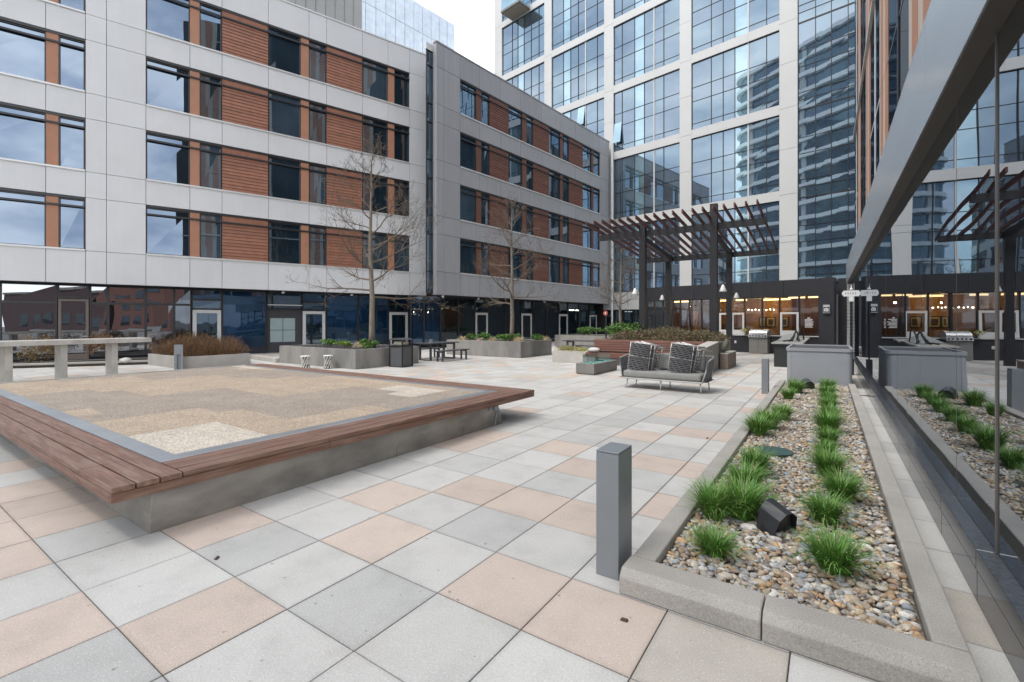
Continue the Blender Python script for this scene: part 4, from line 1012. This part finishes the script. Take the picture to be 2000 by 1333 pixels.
# --- litter bin
Bn = thing('litter_bin', 'square charcoal litter bin with side openings at the planter corner', 'litter bin', (-13.0, 11.92, 0), R(8))
w_ = .31
MB().box(-w_ + .03, w_ - .03, -w_ + .03, w_ - .03, .0, .74).build('panel', mat('slate_panel', (.085, .088, .092), .5, .08, 3), Bn)
f = MB()
for x in (-w_, w_ - .04):
    for y in (-w_, w_ - .04): f.box(x, x + .04, y, y + .04, 0, .985)
f.box(-w_, w_, -w_, w_, .745, .79).box(-w_, w_, -w_, w_, -.0, .03).build('frame', M_frame, Bn, .004)
lid = MB().hexa([(-w_ - .01, -w_ - .01, .985), (w_ + .01, -w_ - .01, .985), (w_ + .01, w_ + .01, .985), (-w_ - .01, w_ + .01, .985), (-w_ * .75, -w_ * .75, 1.05), (w_ * .75, -w_ * .75, 1.05), (w_ * .75, w_ * .75, 1.05), (-w_ * .75, w_ * .75, 1.05)])
lid.build('lid', M_steel, Bn, .008)
MB().box(-.2, .2, -.2, .2, .79, .93).build('liner', mat('cream_liner', (.5, .47, .36), .7, .2, 6), Bn, .04)

# --- picnic sets
M_slat = mat('graphite_slat', (.07, .072, .08), .55, .15, 4)
def picnic(loc, rz, lab, labb):
    Tb = thing('picnic_table', lab, 'table', loc, rz, 'charcoal picnic tables')
    tp = MB()
    for k in range(5): tp.box(-.40 + k * .162, -.40 + k * .162 + .152, -1.0, 1.0, .70, .74)
    tp.build('top', M_slat, Tb, .004)
    for y in (-.85, .70):
        l = MB()
        for x in (-.33, .27): l.box(x, x + .06, y, y + .10, 0, .64)
        l.box(-.33, .33, y, y + .10, .641, .699).box(-.27, .27, y + .01, y + .09, 0, .05); l.build('leg', M_slat, Tb, .004)
    return Tb
def pbench(loc, rz, lab):
    Bb = thing('slatted_bench', lab, 'bench', loc, rz, 'charcoal benches at the picnic tables')
    tp = MB()
    for k in range(2): tp.box(-.18 + k * .182, -.18 + k * .182 + .175, -.98, .98, .41, .45)
    tp.build('seat', M_slat, Bb, .004)
    for y in (-.85, .72):
        l = MB()
        for x in (-.16, .11): l.box(x, x + .05, y, y + .08, 0, .36)
        l.box(-.16, .16, y, y + .08, .361, .409); l.build('leg', M_slat, Bb, .004)
picnic((-14.15, 15.1, 0), R(2), 'charcoal picnic table left of the middle planter', '')
pbench((-13.25, 15.05, 0), R(2), 'charcoal bench on the near side of the left picnic table')
pbench((-15.0, 15.2, 0), R(2), 'charcoal bench on the planter side of the left picnic table')
tag(MB().lathe([(.10, .0), (.10, .02), (.085, .03), (.085, .12), (.095, .13), (.095, .15)], 16, (-14.2, 14.75, .742)).build('table_lantern', M_galv), 'grey square lantern on the left picnic table top', 'lantern')
picnic((-9.75, 20.6, 0), R(88), 'charcoal picnic table half hidden behind the small low planter', '')
pbench((-9.75, 19.75, 0), R(88), 'charcoal bench in front of the half hidden picnic table')
pbench((-9.75, 21.5, 0), R(88), 'charcoal bench behind the half hidden picnic table')

# --- fire table with its glass guard
F = thing('fire_table', 'low concrete fire table with teal glass chips and a clear wind guard', 'fire table', (-6.28, 14.28, 0))
M_fire = mat('fire_table_concrete', (.19, .183, .17), .7, .15, 3, .1, 120)
s = MB()
for a, b, c_, e in ((-.31, .31, -.95, -.83), (-.31, .31, .83, .95), (-.31, -.21, -.83, .83), (.21, .31, -.83, .83)): s.box(a, b, c_, e, .03, .34)
s.box(-.29, .29, -.93, .93, 0, .03).build('trough', M_fire, F, .004)
ch = MB(); r = random.Random(4)
for _ in range(520):
    x, y = r.uniform(-.2, .2), r.uniform(-.81, .81); z = .335 + r.uniform(-.02, .02); d = [Vector((r.gauss(0, 1), r.gauss(0, 1), r.gauss(0, 1))).normalized() * .024 for _ in range(4)]
    ch.add([Vector((x, y, z)) + q for q in d], [(0, 1, 2), (0, 2, 3), (0, 3, 1), (1, 3, 2)])
ch.box(-.205, .205, -.825, .825, .27, .318)
ch.build('glass_chips', mat('teal_glass_chip', (.25, .50, .46), .25, .3, 30), F)
M_cl = glass('clear_guard_glass', (1, 1, 1), .10, (.3, .35, .33), see=.93)
gd = MB().box(-.235, -.225, -.62, .62, .345, .60).box(-.225, .2, .61, .62, .345, .60).box(-.225, .2, -.62, -.61, .345, .60)
gd.build('wind_guard', M_cl, F)
MB().tube([(-.15, -.3, .34), (-.02, 0, .39), (.08, .35, .345)], .02, 6).build('burner', M_frame, F)

# --- timber bench with its concrete ends
W = thing('timber_bench', 'long dark red timber bench with slatted back behind the fire table', 'bench', (-5.5, 17.0, 0))
M_bw = mat('dark_red_slat', (.155, .062, .042), .5, .18, 2, .1, 50, stretch=(1.5, 14, 14))
bk = MB()
for k in range(5): bk.hexa([(-2.2, .19, .50 + k * .092), (2.2, .19, .50 + k * .092), (2.2, .23, .50 + k * .092), (-2.2, .23, .50 + k * .092), (-2.2, .21, .586 + k * .092), (2.2, .21, .586 + k * .092), (2.2, .25, .586 + k * .092), (-2.2, .25, .586 + k * .092)])
bk.build('backrest', M_bw, W, .003)
se = MB()
for k in range(4): se.box(-2.3, 2.2, -.42 + k * .145, -.42 + k * .145 + .137, .41, .45)
se.box(-2.3, 2.2, -.425, -.39, .30, .406).build('seat', M_bw, W, .003)
MB().box(-2.2, 2.15, -.25, .34, 0, .405).build('base', M_concd, W)
E1 = thing('bench_end_wall', 'board marked concrete wall with a sloping top at the right end of the timber bench', 'wall', (-3.3, 16.05, 0))
MB().hexa([(-.16, -1.7, 0), (.16, -1.7, 0), (.16, 1.33, 0), (-.16, 1.33, 0), (-.16, -1.55, .78), (.16, -1.55, .78), (.16, 1.33, .93), (-.16, 1.33, .93)]).build('wall', mat('lined_concrete', (.29, .28, .25), .8, .14, 1.5, .1, 140, .3, 60, stretch=(6, 6, .5)), E1, .006)
MB().hexa([(-.19, -1.58, .782), (.19, -1.58, .782), (.19, 1.36, .934), (-.19, 1.36, .934), (-.19, -1.58, .812), (.19, -1.58, .812), (.19, 1.36, .964), (-.19, 1.36, .964)]).build('coping', M_concl, E1, .004)
E2 = thing('seat_block', 'low brown concrete seat block beyond the sloping wall', 'seat', (-2.98, 18.3, 0))
MB().box(-.13, .13, -.85, .9, 0, .53).build('block', mat('brown_concrete', (.20, .155, .13), .8, .12, 2, .08, 120), E2, .006)
MB().box(-.14, .14, -.86, .91, .532, .56).build('slab', M_concl, E2, .004)
pil = MB().add([tuple(p) for p in IV2 * np.array([.10, .22, .26])], [tuple(f) for f in IF2]).build('cushion', mat('olive_cloth', (.12, .118, .09), .9, .15, 8), smooth=True, loc=(-2.98, 17.72, .80))
pil.rotation_euler = (0, R(14), R(8)); tag(pil, 'olive grey cushion standing on the low brown seat block', 'cushion')
wp = MB().add([tuple(p) for p in IV2 * np.array([.26, .18, .10])], [tuple(f) for f in IF2]).build('cushion', mat('white_cloth', (.52, .52, .51), .9, .08, 8), smooth=True, loc=(-7.55, 16.85, .55)); tag(wp, 'small white cushion at the left end of the timber bench', 'cushion')

# --- outdoor sofa carrying two stacks of woven chairs
So = thing('outdoor_sofa', 'light grey outdoor sofa with woven sides carrying stacked chairs', 'sofa', (-3.32, 11.62, 0), R(-1))
M_cush = mat('light_grey_cushion', (.25, .247, .235), .9, .08, 5, .1, 260)
M_rod = mat('champagne_rod', (.52, .51, .49), .35, .05, metal=.3)
M_rope = mat('charcoal_rope', (.15, .15, .155), .75, .2, 20)
def cush(name, x0, x1, y0, y1, z0, z1, bev=.05, tilt=None):
    cx, cy, cz = (x0 + x1) / 2, (y0 + y1) / 2, (z0 + z1) / 2
    o = MB().box(x0 - cx, x1 - cx, y0 - cy, y1 - cy, z0 - cz, z1 - cz).build(name, M_cush, So, bev, True, 4); o.location = (cx, cy, cz)
    if tilt: o.rotation_euler = tilt
    return o
cush('seat_cushion', -.93, .93, -.40, .36, .275, .445, .055)
for x0, x1 in ((-.88, -.30), (-.29, .29), (.30, .88)): cush('back_cushion', x0, x1, .20, .36, .45, .86, .06, (R(-10), 0, 0))
MB().box(-.95, .95, -.40, .40, .235, .272).build('seat_frame', M_rod, So, .012)
fr = MB()
for s_ in (-1, 1):
    fr.tube([(s_ * .95, -.38, .25), (s_ * 1.02, -.33, .5), (s_ * 1.06, -.25, .74), (s_ * 1.06, .25, .80), (s_ * 1.03, .42, .82), (s_ * .99, .40, .25)], .014, 6)
fr.tube([(-1.03, .42, .82), (1.03, .42, .82)], .014, 6)
fr.build('frame', M_rod, So, smooth=True)
rp = MB()
for s_ in (-1, 1):
    for k in range(15):
        y = -.34 + k * .052; rp.box(min(s_ * .955, s_ * 1.05), max(s_ * .955, s_ * 1.05), y, y + .035, .26, .27)
        rp.hexa([(s_ * .965, y, .26), (s_ * .985, y, .26), (s_ * .985, y + .036, .26), (s_ * .965, y + .036, .26), (s_ * 1.035, y + .02, .75), (s_ * 1.055, y + .02, .75), (s_ * 1.055, y + .052, .75), (s_ * 1.035, y + .052, .75)])
for k in range(34):
    x = -.97 + k * .058; rp.box(x, x + .04, .405, .42, .26, .81)
rp.build('woven_side', M_rope, So)
for x, y in ((-.83, -.33), (.0, -.33), (.90, -.33), (-.80, .26), (.05, .26), (.95, .26)):
    MB().tube([(x, y, .24), (x + (.03 if x > .5 else -.03 if x < -.5 else 0), y - .02, 0)], [.018, .012], 8).build('leg', M_rod, So, smooth=True)
def woven_chair(loc, rot, label):
    C = thing('woven_chair', label, 'chair', loc, 0, 'woven armchairs stacked on the sofa'); C.rotation_euler = rot
    wv = MB(); W_, H_ = .50, .70
    for k in range(17):    # horizontal rope courses on the curved outer back
        z = .03 + k * .039; pts = []
        for q in range(13):
            x = W_ * q / 12; pts.append((x, .02 * math.sin(q * 2.1 + k * 1.7) - .05 * math.sin(math.pi * q / 12), z + .011 * math.sin(q * 1.9 + k * 1.3)))
        wv.tube(pts, .0135, 5)
    for k in range(9):     # looser courses round the side
        z = .06 + k * .073
        wv.tube([(W_, .0, z), (W_ + .05, .08, z + .035), (W_ + .04, .17, z - .015), (W_ + .09, .26, z + .03), (W_ + .08, .34, z)], .008, 5)
        wv.tube([(.0, .0, z), (.02, .12, z + .02), (.03, .34, z)], .010, 5)
    wv.build('woven_back', M_rope, C, smooth=True)
    MB().box(.03, W_ - .02, .03, .05, .03, H_ - .03).build('rope_backing', mat('dark_rope_backing', (.035, .035, .038), .9, .2, 30), C)  # dark sheet behind the rope courses, darkens the gaps between them
    f = MB()
    f.tube([(0, 0, H_), (W_, -.0, H_), (W_ + .11, .36, H_ - .02)], .013, 6).tube([(0, 0, 0), (W_, 0, 0), (W_ + .10, .36, 0)], .013, 6)
    f.tube([(0, 0, 0), (0, 0, H_)], .011, 6).tube([(W_, 0, 0), (W_, 0, H_)], .011, 6).tube([(.0, -.03, H_ * .52), (W_, -.03, H_ * .52)], .011, 6)
    f.tube([(W_ + .10, .36, 0), (W_ + .11, .36, H_ - .02)], .011, 6)
    f.build('frame', M_rod, C, smooth=True)
    for (p, q) in (((.12, .10, H_ + .01), (.66, .42, H_ - .05)), ((.30, .02, H_ + .005), (.80, .30, H_ - .09)), ((W_ * .8, .12, .06), (W_ + .28, .16, -.01)), ((W_, .30, .10), (W_ + .34, .34, .04))):
        MB().tube([p, q], [.019, .013], 7).build('leg', M_rod, C, smooth=True)
for (x, y, lab) in ((-4.17, 11.32, 'left'), (-3.17, 11.30, 'right')):
    woven_chair((x, y, .462), (R(2), R(8), R(9)), f'front woven charcoal chair of the {lab} stack on the sofa')
    woven_chair((x + .035, y + .15, .47), (R(2), R(10), R(4)), f'rear woven charcoal chair of the {lab} stack on the sofa')

# --- pergola
Pg = thing('pergola', 'tall dark steel pergola with slanted dark red slats on four posts', 'pergola', (0, 0, 0))
PO = [(-6.3, 18.9, 5.75), (-3.57, 18.9, 6.1), (-6.85, 24.6, 5.1), (-3.97, 24.7, 5.2)]
for x, y, z in PO:
    MB().box(x - .125, x + .125, y - .125, y + .125, 0, z).build('post', M_steel, Pg, .006)
MB().box(-8.3, -1.85, 18.96, 19.10, 5.16, 5.40).build('beam', M_steel, Pg)
MB().box(-8.4, -1.9, 24.20, 24.34, 4.72, 4.96).build('beam', M_steel, Pg)
for x in (-6.55, -3.77): MB().hexa([(x - .06, 19.1, 5.16), (x + .06, 19.1, 5.16), (x + .06, 24.2, 4.72), (x - .06, 24.2, 4.72), (x - .06, 19.1, 5.36), (x + .06, 19.1, 5.36), (x + .06, 24.2, 4.92), (x - .06, 24.2, 4.92)]).build('beam', M_steel, Pg)
M_raf = mat('oxblood_slat', (.115, .036, .027), .5, .15, 3, .08, 40, stretch=(10, 1, 10))
for k in range(19):
    x = -8.15 + k * (6.2 / 18)
    MB().hexa([(x - .022, 17.4, 5.58), (x + .022, 17.4, 5.58), (x + .022, 25.3, 4.88), (x - .022, 25.3, 4.88), (x - .022, 17.4, 5.72), (x + .022, 17.4, 5.72), (x + .022, 25.3, 5.02), (x - .022, 25.3, 5.02)]).build('slat', M_raf, Pg)
def sconce(x, y, z, dx, lab):
    Lp = thing('wall_lamp', lab, 'lamp', (x, y, z), 0, 'white lamps on the pergola posts')
    MB().lathe([(.13, -.17), (.135, -.16), (.05, .05), (.02, .09)], 16, (dx * .19, -.02, 0)).build('shade', M_white, Lp, smooth=True)
    MB().tube([(0, 0, .05), (dx * .19, -.02, .08)], .016, 6).build('arm', M_steel, Lp)
sconce(-6.43, 18.9, 2.95, -1, 'white cone lamp on the front left pergola post'); sconce(-6.98, 24.6, 2.95, -1, 'white cone lamp on the rear left pergola post')
sconce(-3.44, 18.9, 2.95, 1, 'white cone lamp on the front right pergola post'); sconce(-3.84, 24.7, 2.95, 1, 'white cone lamp on the rear right pergola post')

# --- outdoor kitchen
Gr = thing('gas_grill', 'stainless gas grill with closed hood below the pavilion windows', 'grill', (-2.93, 27.25, 0), R(-11.2))
M_ss = mat('stainless', (.56, .55, .53), .28, .08, 3, .04, 200, metal=.75)
MB().box(-.44, .44, -.25, .36, 0.02, .80).build('cabinet', mat('brushed_door', (.30, .29, .275), .4, .06, 2, .04, 200, metal=.4), Gr, .006)
MB().box(-.005, .005, -.256, -.25, .05, .78).build('door_gap', M_frame, Gr)
MB().hexa([(-.45, -.34, .83), (.45, -.34, .83), (.45, .36, .83), (-.45, .36, .83), (-.45, -.30, .99), (.45, -.30, .99), (.45, .36, .99), (-.45, .36, .99)]).build('control_panel', M_ss, Gr, .006)
MB().box(-.46, .46, -.30, .37, .80, .828).build('trim', M_frame, Gr)
kn = MB()
for k in range(6):
    n0 = len(kn.v); kn.lathe([(.036, 0), (.036, .02), (.022, .035)], 12); kn.xf(Matrix.Translation((-.36 + k * .144, -.325, .91)) @ Matrix.Rotation(R(90), 4, 'X'), n0)
kn.build('knob', M_frame, Gr)
hd = MB(); n = 8; pf = [(-.30, 1.0)] + [(-.30 + .62 * (1 - math.cos(R(90) * k / n)) * .55, 1.0 + .24 * math.sin(R(90) * k / n)) for k in range(1, n + 1)] + [(.34, 1.22), (.34, 1.0)]
hd.add([(-.43, y, z) for y, z in pf] + [(.43, y, z) for y, z in pf], [tuple(range(len(pf))), tuple(range(len(pf), 2 * len(pf)))[::-1]] + [(i, len(pf) + i, len(pf) + (i + 1) % len(pf), (i + 1) % len(pf)) for i in range(len(pf))])
hd.build('hood', M_ss, Gr)
MB().tube([(-.32, -.29, 1.07), (-.32, -.35, 1.07), (.32, -.35, 1.07), (.32, -.29, 1.07)], .014, 6).build('handle', M_ss, Gr)
Is = thing('kitchen_island', 'dark panelled kitchen island with a grey stone top behind the metal box', 'counter', (-1.22, 23.2, 0))
MB().box(-.42, .42, -3.65, 3.3, 0, .835).build('cabinet', mat('graphite_cabinet', (.024, .027, .028), .5, .12, 2), Is, .006)
MB().box(-.50, .50, -3.75, 3.4, .838, .885).build('worktop', mat('grey_stone_top', (.30, .30, .29), .4, .12, 5, .15, 120), Is, .006)
cv = MB(); nx_, ny_ = 10, 14; r = random.Random(2)
for j in range(ny_ + 1):
    for i in range(nx_ + 1):
        u, v_ = i / nx_, j / ny_; z = .01 + .24 * math.sin(math.pi * min(1, u * 1.15)) ** .6 * math.sin(math.pi * v_) ** .5 * (.7 + .5 * v_) + r.uniform(0, .012)
        cv.v.append((-.47 + .8 * u, -1.6 + 3.4 * v_, z))
cv.f = [(j * (nx_ + 1) + i, j * (nx_ + 1) + i + 1, (j + 1) * (nx_ + 1) + i + 1, (j + 1) * (nx_ + 1) + i) for j in range(ny_) for i in range(nx_)]; cv.m = [0] * len(cv.f)
Cv = thing('folded_cover', 'rumpled grey cover with black straps lying on the kitchen island', 'cover', (-1.22, 22.9, .886))
o = cv.build('sheet', mat('grey_cover_cloth', (.29, .30, .285), .9, .1, 5), Cv, smooth=True); sf = o.modifiers.new('thick', 'SOLIDIFY'); sf.thickness = .012
for pts in ([(.0, -2.2, .02), (.12, -1.9, .20), (.18, -1.6, .42), (.24, -1.5, .30), (.30, -1.9, .03)], [(.22, -1.6, .05), (.30, -1.3, .45), (.38, -1.2, .48), (.44, -1.3, .05)], [(-.2, -2.3, .02), (-.05, -2.25, .05), (.1, -2.1, .05), (.16, -1.7, .32)]):
    MB().tube(pts, .032, 6).build('strap', M_frame, Cv, smooth=True)
plp = thing('potted_flowers', 'white and yellow flowers in a pot on the serving sill left of the grill', 'plant', (-3.7, 27.45, .945))
MB().lathe([(.07, 0), (.09, .12), (.085, .12)], 12).build('pot', M_white, plp)
leafball(.2, .16, .24, 160, .06, 91, 2).build('flowers', [M_leafy[0], mat('cream_petal', (.65, .6, .4), .6)], plp, loc=(0, 0, .08))

# --- signs and posts
Sg = thing('camera_sign', 'grey sign with a white camera pictogram on the dark pavilion pillar', 'sign', (-.06, 26.72, 2.25), R(-11.24))
MB().box(-.135, .135, -.012, .0, -.2, .2).build('plate', mat('sign_grey', (.34, .35, .36), .5, .05), Sg, .004)
sg = MB().box(-.115, .115, -.016, -.0125, -.17, .09)
sg.build('field', M_ch, Sg)
ic = MB().box(-.085, .085, -.020, -.0165, -.115, .02).box(-.035, .035, -.020, -.0165, .0205, .045)
ic.build('pictogram', M_white, Sg)
n0 = MB(); n0.lathe([(.05, 0), (.05, .003)], 20); n0.xf(Matrix.Translation((0, -.0205, -.047)) @ Matrix.Rotation(R(90), 4, 'X'))
n0.build('lens_ring', M_ch, Sg)
n0 = MB(); n0.lathe([(.03, 0), (.03, .003)], 20); n0.xf(Matrix.Translation((0, -.0240, -.047)) @ Matrix.Rotation(R(90), 4, 'X'))
n0.build('lens', M_white, Sg)
tx = MB()
for row, z in ((0, .165), (1, .125)):
    x = -.10
    while x < .09: w_ = random.uniform(.012, .024); tx.box(x, x + w_, -.016, -.0125, z - .022, z + .002); x += w_ + .01
tx.build('lettering', M_white, Sg)
Ds = thing('finger_post', 'slender black post with a small white name board beside the mirror glass', 'sign', (.60, 17.9, 0))
MB().tube([(0, 0, 0), (0, 0, 2.28)], .035, 10).box(-.07, .07, -.07, .07, 0, .5).build('post', M_frame, Ds)
bd = MB().box(-.20, .20, -.02, .02, 2.44, 2.62).box(-.235, -.2, -.02, .02, 2.48, 2.58).box(.2, .235, -.02, .02, 2.48, 2.58).box(-.06, .06, -.02, .02, 2.28, 2.435).lathe([(.03, 2.62), (.045, 2.66), (.02, 2.70), (.006, 2.82)], 8)
bd.build('board', M_white, Ds, .004)
tx = MB(); x = -.16
for w_ in (.05, .05, .045, .05, .045): tx.box(x, x + w_ * .7, -.024, -.0205, 2.50, 2.57); x += .062
tx.build('lettering', mat('grey_lettering', (.4, .4, .39), .6), Ds)
Rs = thing('round_sign', 'small round red sign on a dark post in front of the grey wing', 'sign', (-10.3, 24.6, 0))
MB().tube([(0, 0, 0), (0, 0, 2.0)], .05, 8).build('post', M_frame, Rs)
n0 = MB(); n0.lathe([(.14, -.01), (.14, .01)], 24); n0.xf(Matrix.Translation((0, -.06, 2.12)) @ Matrix.Rotation(R(90), 4, 'X') ); n0.build('disc', mat('faded_red', (.34, .07, .06), .5), Rs)
n0 = MB().box(-.03, .03, -.078, -.072, 2.06, 2.18); n0.build('emblem', M_white, Rs)
Pp = thing('downpipe', 'pale grey downpipe in the corner between the grey wing and the white tower', 'pipe', (-16.25, 40.2, 0))
MB().tube([(0, 0, 0), (0, 0, 17.5)], .10, 10).build('pipe', M_sill, Pp)

for q, (x, y, lab) in enumerate([(-.94, 2.5, 'small dark dry scrap of leaf on the pink slab beside the near bollard'), (-1.42, 7.05, 'small brown dry leaf on the pale slab left of the pebble bed'), (-3.55, 1.55, 'tiny dark dry scrap on the pale slab in front of the platform corner')]):
    o = MB().hexa([(-.02, -.012, .001), (.02, -.008, .001), (.022, .01, .002), (-.018, .013, .002), (-.018, -.01, .007), (.018, -.006, .009), (.02, .009, .012), (-.016, .011, .008)]).build('dry_leaf', mat('dry_brown_leaf', (.07, .045, .03), .9, .3, 30), loc=(x, y, .001)); o.rotation_euler = (0, 0, q * 1.1); tag(o, lab, 'leaf', 'dry scraps on the paving')
